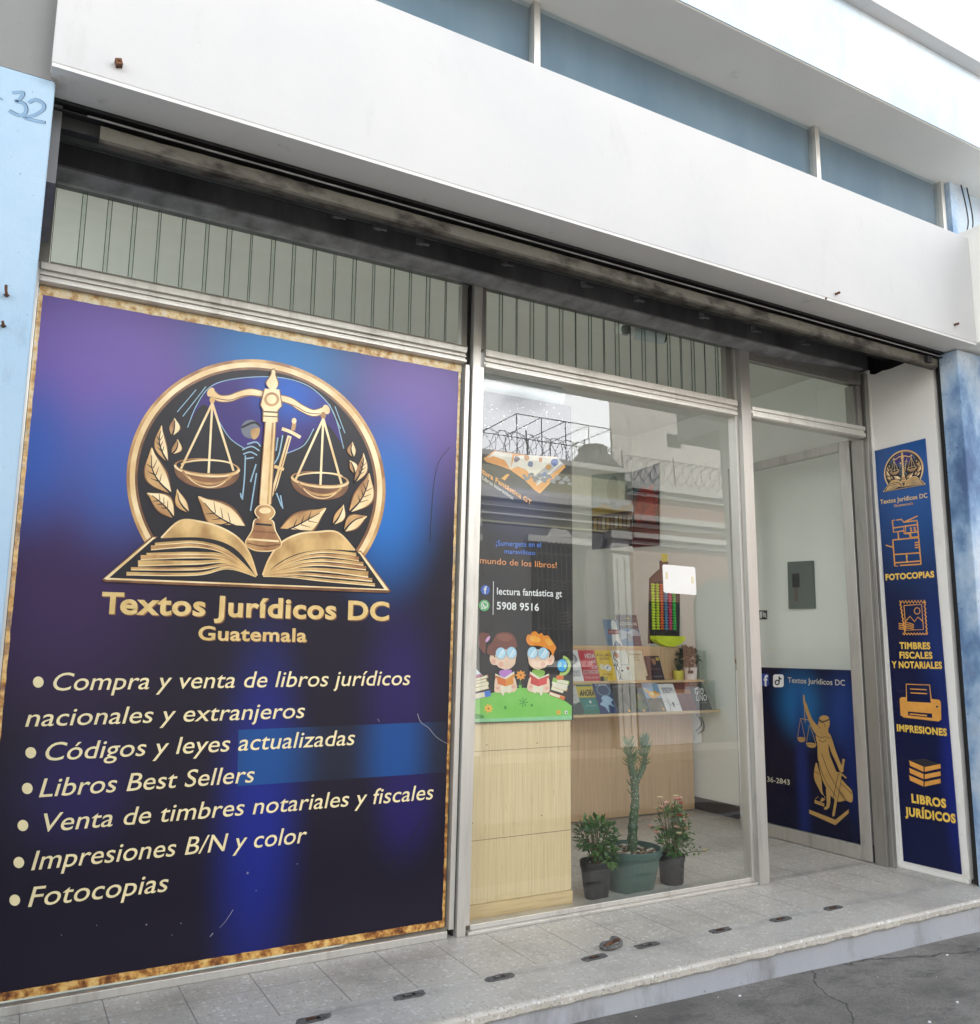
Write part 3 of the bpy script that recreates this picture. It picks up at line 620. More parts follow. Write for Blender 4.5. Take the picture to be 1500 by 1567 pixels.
# door bay, 15 cm proud of the window
D = thing('door_frame', 'aluminium door frame with a clear fanlight between window and plaster pier', 'door frame', (4, -0.1, 0))
m = MB(); m.box(3.5125, 3.586, -0.062, 0.03, 0.0, 2.905); m.build('post', 'alum', D, bevel=0.003)
def bar(name, mt, L0, L1, dp, o=D):     # a rail from the window post to the jamb, which stands a little nearer the street
    (x0, y0, a0, b0), (x1, y1, a1, b1) = L0, L1
    m = MB(); m.add([(x0, y0, a0), (x1, y1, a1), (x1, y1 + dp, a1), (x0, y0 + dp, a0), (x0, y0, b0), (x1, y1, b1), (x1, y1 + dp, b1), (x0, y0 + dp, b0)], [(0, 1, 2, 3), (4, 5, 6, 7), (0, 1, 5, 4), (1, 2, 6, 5), (2, 3, 7, 6), (3, 0, 4, 7)])
    return m.build(name, mt, o, bevel=0.002)
bar('rail', 'alu', (3.5865, -0.062, 2.496, 2.561), (4.44, -0.15, 2.467, 2.540), 0.06)
bar('rail_bead', 'alu', (3.5865, -0.072, 2.501, 2.522), (4.44, -0.16, 2.472, 2.495), 0.0098); bar('rail_bead', 'alu', (3.5865, -0.070, 2.537, 2.559), (4.44, -0.158, 2.513, 2.538), 0.0078)
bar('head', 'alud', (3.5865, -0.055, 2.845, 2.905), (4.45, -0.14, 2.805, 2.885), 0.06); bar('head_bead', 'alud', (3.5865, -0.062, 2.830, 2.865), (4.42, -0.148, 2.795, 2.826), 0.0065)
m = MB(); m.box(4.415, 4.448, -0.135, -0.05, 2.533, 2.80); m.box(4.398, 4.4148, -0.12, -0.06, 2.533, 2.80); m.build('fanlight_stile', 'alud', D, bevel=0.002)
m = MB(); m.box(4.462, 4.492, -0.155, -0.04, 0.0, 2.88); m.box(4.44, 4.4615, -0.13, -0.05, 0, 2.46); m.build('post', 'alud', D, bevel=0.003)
m = MB()
for i in range(60):
    z = 0.02 + i * 0.048; wv = 0.012 + 0.010 * noise.noise((z * 5, 0, 2)); q = wv * (0.25 if noise.noise((z * 3, 7, 0)) < -0.1 else 1)
    m.box(4.493, 4.508, -0.158 - q * 0.5, -0.10, z, z + 0.0478)
m.build('plaster_edge', 'reveal', D)
m = MB(); m.quad((3.58, -0.035, 2.53), (4.42, -0.115, 2.50), (4.42, -0.115, 2.83), (3.58, -0.035, 2.87)); m.build('pane', 'strip', D)
# the door itself, standing open into the shop
G = thing('glass_door', 'glass door with aluminium frame standing open into the shop', 'door', (4.45, -0.03, 0))
def stile(y0, y1, z0, z1, name='stile'):
    m = MB(); m.box(4.445, 4.485, y0, y1, z0, z1); return m.build(name, 'alum', G, bevel=0.003)
stile(-0.031, 0.045, 0.004, 2.482); stile(0.89, 0.985, 0.004, 2.482, 'stile'); stile(0.0455, 0.8895, 0.004, 0.085, 'bottom_rail'); stile(0.0455, 0.8895, 2.425, 2.482, 'top_rail')
m = MB(); m.box(4.453, 4.475, -0.05, -0.0315, 0.004, 0.10); m.build('pivot', 'black', G)
m = MB(); m.quad((4.465, 0.044, 0.08), (4.465, 0.892, 0.08), (4.465, 0.892, 2.43), (4.465, 0.044, 2.43)); m.build('pane', glass('door_glass', (0.95, 0.97, 0.95), 0.05), G)
m = MB(); m.tube([(4.415, 0.93, 0.10), (4.415, 0.93, 1.06)], 0.013, 10); m.tube([(4.446, 0.93, 0.13), (4.415, 0.93, 0.13)], 0.009, 8); m.tube([(4.446, 0.93, 1.03), (4.415, 0.93, 1.03)], 0.009, 8); m.build('pull_bar', 'white', G, smooth=True)
m = MB(); m.lathe([(0.02, 0), (0.022, 0.006), (0.014, 0.012), (0.0, 0.014)], 0, 0, 0, 14)
m.v = [Vector((4.444 - v.z, 0.955 + v.x, 1.12 + v.y)) for v in m.v]; m.build('lock', 'brass', G, smooth=True)

# ------------------------------------------------------------------ the big sign
def glow(name, base, blobs, rough=0.22, plane='xz', stain=True):   # a printed colour field: soft coloured clouds on dark ink
    m, nt, b = newmat(name); P = pos(nt); a = base
    if stain: a = mixc(nt, nse(nt, 2.0, 3), base, tuple(x * 0.7 for x in base))
    for (c, ru, rz, colr, k) in blobs:
        d = nd(nt, 'ShaderNodeVectorMath', {0: P, 1: c}, operation='SUBTRACT').outputs[0]
        sc_ = (1 / ru, 0, 1 / rz) if plane == 'xz' else (0, 1 / ru, 1 / rz)
        d = nd(nt, 'ShaderNodeVectorMath', {0: d, 1: sc_}, operation='MULTIPLY').outputs[0]
        l = nd(nt, 'ShaderNodeVectorMath', {0: d}, operation='LENGTH').outputs['Value']
        f = nd(nt, 'ShaderNodeMapRange', {'Value': l, 'From Min': 0.0, 'From Max': 1.0, 'To Min': k, 'To Max': 0.0}, interpolation_type='SMOOTHERSTEP').outputs[0]
        a = mixc(nt, f, a, colr)
    nt.links.new(a, b.inputs['Base Color']); b.inputs['Roughness'].default_value = rough; b.inputs['Specular IOR Level'].default_value = 0.3
    rr = nd(nt, 'ShaderNodeMapRange', {'Value': nse(nt, 4, 8, 0.7), 'To Min': rough * 0.92, 'To Max': rough * 1.15}); nt.links.new(rr.outputs[0], b.inputs['Roughness'])
    bump(nt, b, nse(nt, 2.2, 2), 0.05, 0.01)
    return m
def sp1(px, py): return tuple(spot(px, py, 1, 0))
blobs = [(sp1(150, 560), 0.85, 0.95, (0.17, 0.105, 0.40), 0.95), (sp1(640, 600), 0.65, 0.8, (0.16, 0.10, 0.38), 0.9), (sp1(90, 900), 0.6, 0.7, (0.05, 0.02, 0.10), 0.7),  # first two violet blobs paint the sky's lilac sheen into the print
         (sp1(430, 545), 0.55, 0.50, (0.02, 0.19, 0.50), 0.95), (sp1(590, 765), 0.36, 0.62, (0.016, 0.16, 0.52), 0.95), (sp1(45, 690), 0.26, 0.45, (0.02, 0.10, 0.42), 0.85), (sp1(180, 720), 0.32, 0.45, (0.03, 0.12, 0.44), 0.7),
         (sp1(395, 1250), 0.25, 1.05, (0.010, 0.020, 0.22), 1.0), (sp1(610, 1060), 0.26, 0.6, (0.024, 0.012, 0.12), 0.7), (sp1(120, 1200), 0.30, 0.35, (0.022, 0.013, 0.12), 0.6), (sp1(620, 1230), 0.22, 0.35, (0.018, 0.011, 0.13), 0.7)]
MT['signprint_sheen'] = glow('sign_print_and_sky_sheen', (0.012, 0.009, 0.024), blobs, 0.30)
MT['patch'] = glow('sign_patch_print', (0.016, 0.020, 0.042), [(sp1(400, 1160), 0.30, 0.9, (0.010, 0.075, 0.27), 1.0), (sp1(605, 1140), 0.24, 0.9, (0.010, 0.07, 0.26), 1.0)], 0.30)
def goldm(name, c1, c2, sc_):
    m, nt, b = newmat(name)
    f = ramp(nt, nse(nt, sc_, 3, 0.5, stretch=(1, 1, 0.8)), (0.38, 0.0), (0.62, 1.0))
    nt.links.new(mixc(nt, f, c1, c2), b.inputs['Base Color']); b.inputs['Roughness'].default_value = 0.3; return m
MT['goldl'] = goldm('gold_light_ink', (0.92, 0.76, 0.46), (0.74, 0.50, 0.22), 7)
MT['goldm'] = goldm('gold_mid_ink', (0.66, 0.40, 0.15), (0.30, 0.13, 0.045), 8)
MT['goldd'] = goldm('gold_dark_ink', (0.26, 0.11, 0.04), (0.13, 0.05, 0.018), 12)
MT['goldp'] = goldm('gold_page_ink', (0.74, 0.50, 0.20), (0.40, 0.22, 0.07), 8)
MT['goldt'] = goldm('gold_text_ink', (0.76, 0.56, 0.24), (0.68, 0.47, 0.17), 30)
MT['cream_t'] = I('cream_letter', (0.95, 0.81, 0.47))
MT['orange_t'] = I('orange', (0.78, 0.36, 0.07)); MT['yellow_t'] = I('yellow', (0.88, 0.58, 0.10))
MT['edark'] = glow('emblem_dark_print', (0.022, 0.021, 0.028), [], 0.3)
MT['eblue'] = glow('emblem_blue_print', (0.05, 0.03, 0.20), [(sp1(440, 600), 0.25, 0.22, (0.015, 0.11, 0.5), 1.0)], 0.3)
MT['pblue'] = I('pale_line', (0.30, 0.48, 0.62))
def burnt():
    m, nt, b = newmat('burnt_parchment_print')
    a = ramp(nt, nse(nt, 22, 8, 0.7), (0.36, (0.08, 0.02, 0.008)), (0.46, (0.32, 0.12, 0.025)), (0.54, (0.68, 0.38, 0.10)), (0.66, (0.82, 0.62, 0.26)))
    z = nd(nt, 'ShaderNodeSeparateXYZ', {0: pos(nt)}).outputs[2]
    zz = ramp(nt, mth(nt, 'DIVIDE', z, 2.5), (0.3, 0.0), (1.0, 0.85))
    b2 = ramp(nt, nse(nt, 26, 7, 0.7), (0.38, (0.45, 0.22, 0.06)), (0.50, (0.80, 0.64, 0.34)), (0.62, (0.86, 0.80, 0.62)))
    nt.links.new(mixc(nt, zz, a, b2), b.inputs['Base Color']); b.inputs['Roughness'].default_value = 0.4; return m
MT['burnt'] = burnt()
SG = thing('shop_sign', 'large blue and violet sign with golden scales emblem and list of services', 'sign', (0.9, 0, 0.04))
xr = lambda z: 1.7275 + (z - 0.036) * (1.766 - 1.7275) / 2.465
m = MB(); m.prism([(0.015, -0.004, 0.038), (xr(0.038), -0.004, 0.038), (xr(2.501), -0.004, 2.501), (0.018, -0.004, 2.501)], (0, 0.010, 0)); m.build('board', 'signprint_sheen', SG)
bd = Art(lambda x, z: Vector((x, -0.0042, z)), (0, -1, 0), 0.0004)
def edge(pts_o, pts_i):
    bd.p(pts_o + pts_i[::-1], 'burnt')
N = 90
jit = lambda s: 0.0025 * noise.noise((s * 14, 3, 1)) + 0.0015 * noise.noise((s * 50, 3, 1))
edge([(0.018 + (1.75 * i / N), 2.501) for i in range(N + 1)], [(0.018 + (1.75 * i / N), 2.466 + jit(i / N * 3)) for i in range(N + 1)])
edge([(0.015 + (1.7125 * i / N), 0.038) for i in range(N + 1)], [(0.015 + (1.7125 * i / N), 0.066 + jit(i / N * 3 + 9)) for i in range(N + 1)])
edge([(0.016, 0.064 + 2.404 * i / N) for i in range(N + 1)], [(0.030 + jit(i / N * 4 + 20), 0.064 + 2.404 * i / N) for i in range(N + 1)])
edge([(xr(z) - 0.0005, z) for z in [0.064 + 2.404 * i / N for i in range(N + 1)]], [(xr(z) - 0.013 + jit(z * 2 + 40), z) for z in [0.064 + 2.404 * i / N for i in range(N + 1)]])
bd.done('burnt_edge', SG)
pa = Art(lambda x, y: spot(x, y, 1, -0.0042), (0, -1, 0), 0.0003)
pa.p([(365, 1117), (683, 1104), (682, 1182), (363, 1203)], 'patch'); pa.done('overlay_strip', SG)
for pts, wd in (([(639, 1092), (644, 1105), (656, 1114), (668, 1128), (684, 1138)], (1.2, 0.6)), ([(357, 1392), (345, 1410), (336, 1420)], (1.0, 0.4)), ([(326, 1428), (321, 1434)], (1.6, 0.8)), ([(578, 1100), (581, 1105)], (0.9, 0.5))):
    pa.line(pts, wd, I('scratch', (0.30, 0.30, 0.34)), 4)
for pts in ([(650, 1247), (630, 1283), (610, 1310), (591, 1330)], [(689, 684), (672, 706), (664, 740), (660, 790), (658, 830)]):
    pa.line(pts, (0.8, 1.2), I('dark_scratch', (0.006, 0.006, 0.012)), 4)
for x, y, r_ in ((379, 1336, 1.6), (224, 1415, 1.3), (277, 1413, 1.0), (94, 1431, .8), (263, 1431, .7), (392, 1363, .8), (148, 1416, .7), (455, 1322, .9)): pa.ell(x, y, r_, r_ * 1.2, I('scratch', (0.30, 0.30, 0.34)), n=7)
pa.done('scratches', SG)

def emblem(A, fine=True):          # coordinates: the emblem as drawn, 1500 units wide
    ln, pl, el = A.line, A.p, A.ell
    # ring measured on its own plane: centre and radii in drawing units
    cx, cy, rx, ry = 770, 648, 583, 560
    def rp(a, k): return (cx + rx * k * math.cos(rad(a)), cy - ry * k * math.sin(rad(a)) + 0.045 * rx * k * math.cos(rad(a)))
    pl([rp(a, 0.99) for a in range(-32, 217, 4)], 'edark')
    A.spl([(470, 372), (560, 212), (640, 182), (740, 168), (840, 166), (940, 185), (1030, 230), (1095, 290), (1160, 470), (1090, 380), (1020, 420), (960, 490), (900, 512), (800, 505), (715, 490), (640, 425), (585, 345), (530, 290)], 'eblue', 4)
    for q in ([(462, 395), (500, 300), (560, 215), (660, 178), (830, 166), (960, 188), (1050, 240), (1120, 330), (1165, 490)], [(590, 345), (650, 440), (715, 488)], [(905, 512), (985, 475), (1030, 400)], [(415, 325), (500, 225)], [(440, 345), (545, 210)], [(1100, 290), (1150, 400)], [(1125, 300), (1170, 420)]):
        ln(q, 4, 'pblue', 5)
    for k0, k1, mt in ((1.0, 0.955, 'goldm'), (0.975, 0.925, 'goldl'), (0.935, 0.915, 'goldd')):
        pl([rp(a, k0) for a in range(-34, 219, 3)] + [rp(a, k1) for a in range(216, -37, -3)], mt)
    # figure behind the post
    A.spl([(715, 490), (760, 470), (820, 470), (880, 440), (905, 420), (890, 520), (860, 700), (885, 790), (800, 800), (735, 790), (745, 650), (715, 560)], 'edark', 4)
    el(745, 402, 42, 42, I('slate', (0.16, 0.18, 0.22))); A.spl([(748, 405), (785, 398), (782, 430), (765, 448), (750, 440)], 'goldp', 4); ln([(705, 395), (760, 372), (788, 388)], 10, 'edark', 4)
    for q in ([(730, 470), (770, 460), (790, 480)], [(708, 495), (750, 480), (785, 500)], [(712, 515), (745, 505), (775, 520)], [(725, 535), (760, 530)], [(722, 520), (718, 620), (708, 720)], [(770, 560), (745, 640)], [(772, 600), (745, 770)], [(868, 440), (860, 500)], [(890, 430), (872, 520), (850, 560)], [(862, 690), (885, 750)], [(880, 700), (890, 760)], [(700, 690), (704, 712)]):
        ln(q, 6, 'pblue', 4)
    # sword
    pl([(912, 430), (930, 436), (866, 660), (842, 710), (848, 650)], 'goldl'); ln([(920, 440), (850, 690)], 4, 'goldd')
    ln([(886, 400), (928, 416), (970, 440)], 15, 'goldl', 3); ln([(936, 408), (942, 375)], 18, 'goldm'); el(941, 365, 11, 13, 'goldl'); ln([(852, 570), (895, 584)], 14, 'goldl')
    # beam
    for wd, mt in (((34, 34), 'goldd'), ((26, 26), 'goldl')):
        ln([(566, 232), (600, 262), (650, 264), (700, 246), (750, 236), (806, 248)], wd, mt, 6); ln([(874, 262), (925, 276), (975, 308), (1030, 330), (1086, 312)], wd, mt, 6)
        el(566, 236, 15, 22, mt, 30); el(1086, 314, 15, 22, mt, -20)
    ln([(585, 262), (650, 272), (720, 252), (800, 256)], 4, 'goldd', 6); ln([(880, 276), (940, 296), (1000, 328), (1060, 334)], 4, 'goldd', 6)
    # pans
    for (ax, ay), ends, (px, py, prx, pry), bot, rot in (((573, 285), ((432, 580), (556, 600), (668, 590)), (549, 574, 148, 40), 92, 4), ((1072, 355), ((942, 642), (1059, 655), (1154, 648)), (1057, 628, 130, 35), 88, 5)):
        el(ax, ay - 14, 12, 16, 'goldm')
        el(px, py, prx, pry, 'goldm', rot); el(px, py - 2, prx * 0.93, pry * 0.76, 'edark', rot); A.arc(px, py - 8, prx * 0.8, pry * 0.6, 7, 'goldl', 190, 345, 24)
        for e in ends: ln([(ax, ay), e], 10, 'goldl')
        c, q = math.cos(rad(rot)), math.sin(rad(rot))
        bowl = [(px + prx * math.cos(t) * c - 10 * q, py + prx * math.cos(t) * q + 4 + bot * max(0, math.sin(t)) ** 0.8) for t in [math.pi * i / 24 for i in range(25)]]
        fr = [(px + prx * math.cos(t), py + prx * math.cos(t) * q + pry * math.sin(t)) for t in [math.pi * i / 24 for i in range(24, -1, -1)]]
        pl(bowl + fr, 'goldd')
        ln([(px + prx * 0.98 * math.cos(t), py + prx * math.cos(t) * q + pry * 1.0 * math.sin(t)) for t in [math.pi * i / 20 for i in range(21)]], 9, 'goldl')
        ln([(px + prx * 0.8 * math.cos(t), py + prx * math.cos(t) * q + bot * 0.80 * math.sin(t)) for t in [math.pi * (0.12 + 0.76 * i / 20) for i in range(21)]], 10, 'goldm')
        ln([(px + prx * 0.7 * math.cos(t), py + prx * math.cos(t) * q + bot * 0.97 * math.sin(t)) for t in [math.pi * (0.2 + 0.6 * i / 20) for i in range(21)]], 5, 'goldl')
    # leaves
    def leaf(b, t, wd, bend=0.15):
        bx, by = b; tx, ty = t; dx, dy = tx - bx, ty - by; l = math.hypot(dx, dy); nx, ny = -dy / l, dx / l
        def q(s, o): return (bx + dx * s + nx * (o * wd + bend * l * math.sin(math.pi * s)), by + dy * s + ny * (o * wd + bend * l * math.sin(math.pi * s)))
        prof = [0, .25, .42, .5, .46, .34, .16, 0]
        for k, mt in ((1.14, 'goldd'), (1.0, 'goldm')):
            A.spl([q(i / 7, prof[i] * k) for i in range(8)] + [q(i / 7, -prof[i] * k) for i in range(6, 0, -1)], mt, 3)
        A.spl([q(i / 7, prof[i] * 0.94) for i in range(8)] + [q(i / 7, -prof[i] * 0.10) for i in range(6, 0, -1)], 'goldl', 3)
        ln([q(0, 0), q(.3, -.04), q(.6, -.06), q(.85, 0)], (9, 3), 'edark', 3)
        if fine and l > 130:
            for s in (.3, .45, .6): ln([q(s, -.02), q(s + .13, -.30)], (6, 2), 'edark'); ln([q(s, 0), q(s + .13, .28)], (5, 2), 'goldd')
    for b, t, wd, bd_ in (((392, 432), (402, 352), 46, .1), ((372, 550), (345, 385), 52, -.12), ((390, 515), (416, 447), 40, .2), ((385, 690), (300, 485), 92, -.14), ((398, 800), (278, 690), 78, .1), ((466, 778), (414, 672), 46, -.1), ((726, 858), (508, 705), 118, -.06),
                          ((1207, 530), (1203, 460), 36, -.1), ((1212, 642), (1252, 510), 44, .12), ((1212, 602), (1190, 543), 34, .1), ((1190, 775), (1277, 600), 82, .14), ((1115, 832), (1162, 742), 44, .1), ((1165, 862), (1268, 795), 62, -.1), ((866, 872), (1084, 758), 104, .06)):
        leaf(b, t, wd, bd_)
    # book
    pl([(76, 1080), (300, 884), (1240, 950), (1376, 1132), (1360, 1140), (90, 1090)], 'goldd'); pl([(84, 1076), (304, 890), (1238, 955), (1366, 1128), (96, 1080)], 'goldl'); pl([(108, 1072), (306, 900), (430, 818), (1135, 868), (1235, 965), (1345, 1122)], 'edark')
    A.p(smooth([(342, 892), (426, 816), (520, 820), (610, 846), (690, 895), (740, 965), (772, 1062)], 5, False) + smooth([(766, 1062), (700, 965), (620, 912), (500, 890), (342, 894)], 5, False), 'goldp')
    A.p(smooth([(798, 1060), (828, 985), (880, 915), (960, 875), (1040, 866), (1135, 868), (1212, 948)], 5, False) + smooth([(1212, 950), (1080, 945), (960, 962), (870, 1005), (806, 1062)], 5, False), 'goldp')
    ln([(342, 892), (426, 816), (520, 820), (610, 846), (690, 895), (740, 965), (772, 1062)], 8, 'goldl', 5); ln([(798, 1060), (828, 985), (880, 915), (960, 875), (1040, 866), (1135, 868), (1212, 948)], 8, 'goldl', 5)
    for i, (lx, ly, wd) in enumerate(((314, 920, 12), (296, 936, 20), (276, 966, 12), (250, 980, 20), (238, 1006, 26), (206, 1030, 12), (186, 1052, 14))):
        t = i / 6; ln([(lx, ly), (500, ly - 10 + 12 * t), (640, 950 + 75 * t), (768, 1066)], (wd, 4), 'goldm' if i % 2 else 'goldp', 6); ln([(lx, ly + wd * .5), (500, ly - 4 + 12 * t), (640, 957 + 75 * t), (768, 1068)], (5, 3), 'goldl', 6)
    for i, (lx, ly, wd) in enumerate(((1218, 966, 12), (1230, 986, 18), (1250, 1008, 14), (1262, 1028, 16), (1272, 1056, 26), (1290, 1080, 14), (1302, 1102, 12))):
        t = i / 6; ln([(lx, ly), (1060, ly - 14 - 8 * t), (920, 985 + 78 * t), (800, 1064)], (wd, 4), 'goldm' if i % 2 else 'goldp', 6); ln([(lx, ly + wd * .5), (1060, ly - 8 - 8 * t), (920, 992 + 78 * t), (800, 1066)], (5, 3), 'goldl', 6)
    # post
    for k, mt in ((5, 'goldd'), (0, 'goldl')):
        pl([(812 - k, 365), (856 + k, 365), (834 + k, 740), (812, 760), (784 - k, 738)], mt)
        A.spl([(845, 142 - k), (857 + k, 170), (866 + k, 200), (855, 225), (829, 222), (815 - k, 196), (832 - k, 168)], mt, 4); el(846, 150, 8 + k, 14 + k, mt)
        pl([(808 - k, 222), (872 + k, 226), (882 + k, 300), (864 + k, 320), (864 + k, 372), (800 - k, 370), (802 - k, 318), (790 - k, 296)], mt)
    ln([(843, 375), (820, 745)], 9, 'goldm'); el(838, 270, 34, 32, 'goldm'); el(838, 270, 22, 21, 'goldl'); ln([(800, 325), (866, 329)], 7, 'goldd'); ln([(800, 345), (866, 349)], 5, 'goldd')
    for k, mt in ((5, 'goldl'), (0, 'goldm')):
        A.spl([(765 - k, 775), (785, 748 - k), (830, 750 - k), (850 + k, 778), (830, 806 + k), (785, 803 + k)], mt, 4)
        A.spl([(768 - k, 808), (836 + k, 812), (852 + k, 860), (880 + k, 920), (850, 945 + k), (800, 950 + k), (750, 942 + k), (722 - k, 915), (752 - k, 860)], mt, 4)
    el(808, 770, 26, 14, 'goldl'); ln([(765, 830), (838, 836)], 9, 'edark'); ln([(752, 862), (856, 870)], 8, 'goldd'); ln([(730, 898), (870, 908)], 9, 'goldl'); ln([(728, 915), (800, 930), (876, 922)], 7, 'goldd', 4)
ez = lambda x, y: (130 + x * 0.34, 520 + y * 0.34)
EM = Art(lambda x, y: spot(*ez(x, y), 1, -0.0042), (0, -1, 0), 0.0006, 4e-5)
emblem(EM); EM.done('emblem', SG)
TX = Art(lambda x, y: spot(x, y, 1, -0.0042), (0, -1, 0), 0.0006)
for dx, dy, mt in ((1.6, 1.6, 'goldd'), (0, 0, 'goldt')):
    TX.text('T', 154 + dx, 938 + dy, 188 + dx, 938.8 + dy, 31, mt, 0, 0.030); TX.text('extos Jur\u00eddicos DC', 183 + dx, 938.7 + dy, 595 + dx, 949 + dy, 31, mt, 0, 0.030); TX.text('Guatemala', 303 + dx * .7, 979 + dy * .7, 469 + dx * .7, 982 + dy * .7, 20.5, mt, 0, 0.022)
z4 = lambda x, y: (x * 0.48, 980 + y * 0.48)
for s, x0, y0, x1, y1, cp in (('Compra y venta de libros jur\u00eddicos', 162, 160, 1304, 142, 56), ('nacionales y extranjeros', 80, 275, 967, 247, 56), ('C\u00f3digos y leyes actualizadas', 137, 384, 1127, 333, 57), ('Libros Best Sellers', 124, 500, 806, 452, 58),
                              ('Venta de timbres notariales y fiscales', 122, 612, 1378, 506, 58), ('Impresiones B/N y color', 99, 733, 972, 645, 60), ('Fotocopias', 89, 850, 530, 800, 62)):
    if s[0] == 'C' and s[1] == 'o': TX.done('title_lettering', SG)
    a, b_ = z4(x0, y0), z4(x1, y1); TX.text(s, *a, *b_, cp * 0.48, 'cream_t', 0.20, 0.0035)
    for bx_, by_ in ((122, 133), (98, 358), (87, 472), (73, 590), (60, 708), (47, 828)):
        if abs(by_ - y0 + 24) < 8: TX.ell(bx_ * 0.48, 980 + by_ * 0.48, 8.2, 8.6, 'cream_t')
    TX.done('line_lettering', SG)

# ------------------------------------------------------------------ the narrow sign on the plaster pier
XR = 4.502
RS = thing('side_sign', 'narrow tall blue sign with orange service icons on the plaster pier', 'sign', (XR, -0.35, 0.04))
yz = lambda px, py: tuple(spot(px, py, 0, XR))
MT['sideprint'] = glow('side_sign_print', (0.006, 0.010, 0.055), [(yz(1400, 720), 0.6, 0.95, (0.012, 0.085, 0.30), 1.0), (yz(1460, 1180), 0.12, 0.8, (0.008, 0.020, 0.20), 0.9), (yz(1435, 980), 0.2, 0.6, (0.008, 0.03, 0.17), 0.7)], 0.25, 'yz')
m = MB(); m.prism([(XR, -0.167, 2.393), (XR, -0.494, 2.402), (XR, -0.522, 0.043), (XR, -0.186, 0.040)], (0.004, 0, 0)); m.build('board', 'sideprint', RS)
c0 = spot(*ez(770, 648), 1, -0.0042)
def mini(x, y):
    p = spot(*ez(x, y), 1, -0.0042) - c0; k = 0.243
    return Vector((XR, -0.337 - p.x * k, 2.235 + p.z * k))
A = Art(mini, (-1, 0, 0), 0.0005, 2e-5); emblem(A, False); A.done('emblem', RS)
A = Art(lambda x, y: spot(1330 + x * 0.1467, 670 + y * 0.1467, 0, XR), (-1, 0, 0), 0.0006)
A.text('Textos Jur\u00eddicos DC', 120, 692, 612, 622, 44, 'goldt', 0, 0.02); A.text('Guatemala', 262, 722, 465, 694, 26, 'goldm', 0, 0.02)
A.done('emblem_lettering', RS); A.text('FOTOCOPIAS', 176, 1484, 684, 1452, 58, 'yellow_t', 0, 0.045)
A.done('service_lettering', RS)
for q in ([(272, 858), (245, 862), (258, 985), (365, 968), (362, 925), (258, 940)], [(288, 858), (340, 850), (365, 880), (505, 862), (508, 905), (370, 922)], [(365, 880), (510, 815)], [(380, 920), (385, 995), (520, 980)], [(365, 968), (370, 1000), (425, 1000), (430, 1035)], [(305, 985), (312, 1060)], [(250, 1065), (525, 1040)], [(435, 990), (440, 1045)], [(505, 870), (520, 1045), (545, 1320)], [(250, 1065), (272, 1338), (305, 1336)], [(325, 1332), (545, 1318)], [(262, 1218), (530, 1200)], [(268, 1305), (535, 1285)], [(392, 1210), (400, 1300)], [(178, 1120), (250, 1142), (252, 1100)], [(480, 1095), (515, 1090)], [(480, 1120), (518, 1116)], [(482, 1145), (520, 1142)], [(440, 1040), (525, 1030)]):
    A.line(q, 13, 'orange_t')
for x, y in ((440, 945), (478, 940), (443, 968), (482, 962)): A.ell(x, y, 12, 10, 'orange_t', n=8)
for x, y in ((398, 1240), (402, 1296)): A.ell(x, y, 9, 9, 'yellow_t', n=8)
A.done('copier_icon', RS); A.f0 = lambda x, y: spot(1120 + x * 0.3062, 520 + y * 0.3062, 0, XR)       # postage stamp
zig = []
for i in range(9): zig += [(840 + i * 15.5, 1304 - i * 0.4), (847 + i * 15.5, 1316)]
A.line([(840, 1304)] + [(840 + 5 * (i % 2) + 1.5 * i, 1304 + i * 10) for i in range(17)], 6, 'orange_t'); A.line(zig, 6, 'orange_t'); A.line([(967 - 5 * (i % 2) + 0.75 * i, 1304 + i * 10) for i in range(18)], 6, 'orange_t'); A.line([(856 + i * 7.2, 1466 + 8 * (i % 2)) for i in range(18)], 6, 'orange_t')
A.line([(862, 1328), (950, 1322), (960, 1448), (872, 1452), (862, 1328)], 4, 'orange_t'); A.line([(866, 1412), (892, 1382), (915, 1408), (932, 1385), (957, 1408)], 5, 'orange_t'); A.arc(928, 1355, 14, 16, 4, 'orange_t', n=18)
for k in range(4): A.line([(836, 1416 + k * 9), (855, 1420 + k * 9), (880, 1414 + k * 9), (912, 1424 + k * 8)], 4, 'orange_t', 4)
A.done('stamp_icon', RS); A.f0 = lambda x, y: spot(1120 + x * 0.3319, 960 + y * 0.3319, 0, XR)
A.text('TIMBRES', 776, 98, 918, 100, 28, 'yellow_t', 0, 0.04); A.text('FISCALES', 776, 142, 928, 144, 28, 'yellow_t', 0, 0.04); A.text('Y NOTARIALES', 740, 186, 972, 190, 28, 'yellow_t', 0, 0.04); A.done('service_lettering', RS)
A.line([(808, 345), (806, 262), (914, 266), (922, 345)], 5, 'orange_t'); A.line([(824, 284), (900, 288)], 5, 'orange_t'); A.line([(826, 302), (902, 306)], 5, 'orange_t')
A.p([(776, 330), (784, 322), (806, 322), (808, 342), (922, 348), (922, 330), (958, 334), (966, 345), (968, 425), (956, 434), (796, 416), (780, 405)], 'orange_t'); A.ell(948, 366, 5, 5, 'sideprint', n=10); A.p([(814, 388), (926, 398), (926, 418), (815, 406)], 'sideprint'); A.p([(822, 396), (902, 404), (902, 411), (822, 402)], 'orange_t')
A.done('printer_icon', RS); A.text('IMPRESIONES', 764, 477, 995, 500, 29, 'yellow_t', 0, 0.045); A.done('service_lettering', RS)
A.p([(822, 612), (892, 606), (962, 630), (890, 640)], I('emblem_dark', (0.028, 0.026, 0.034)))
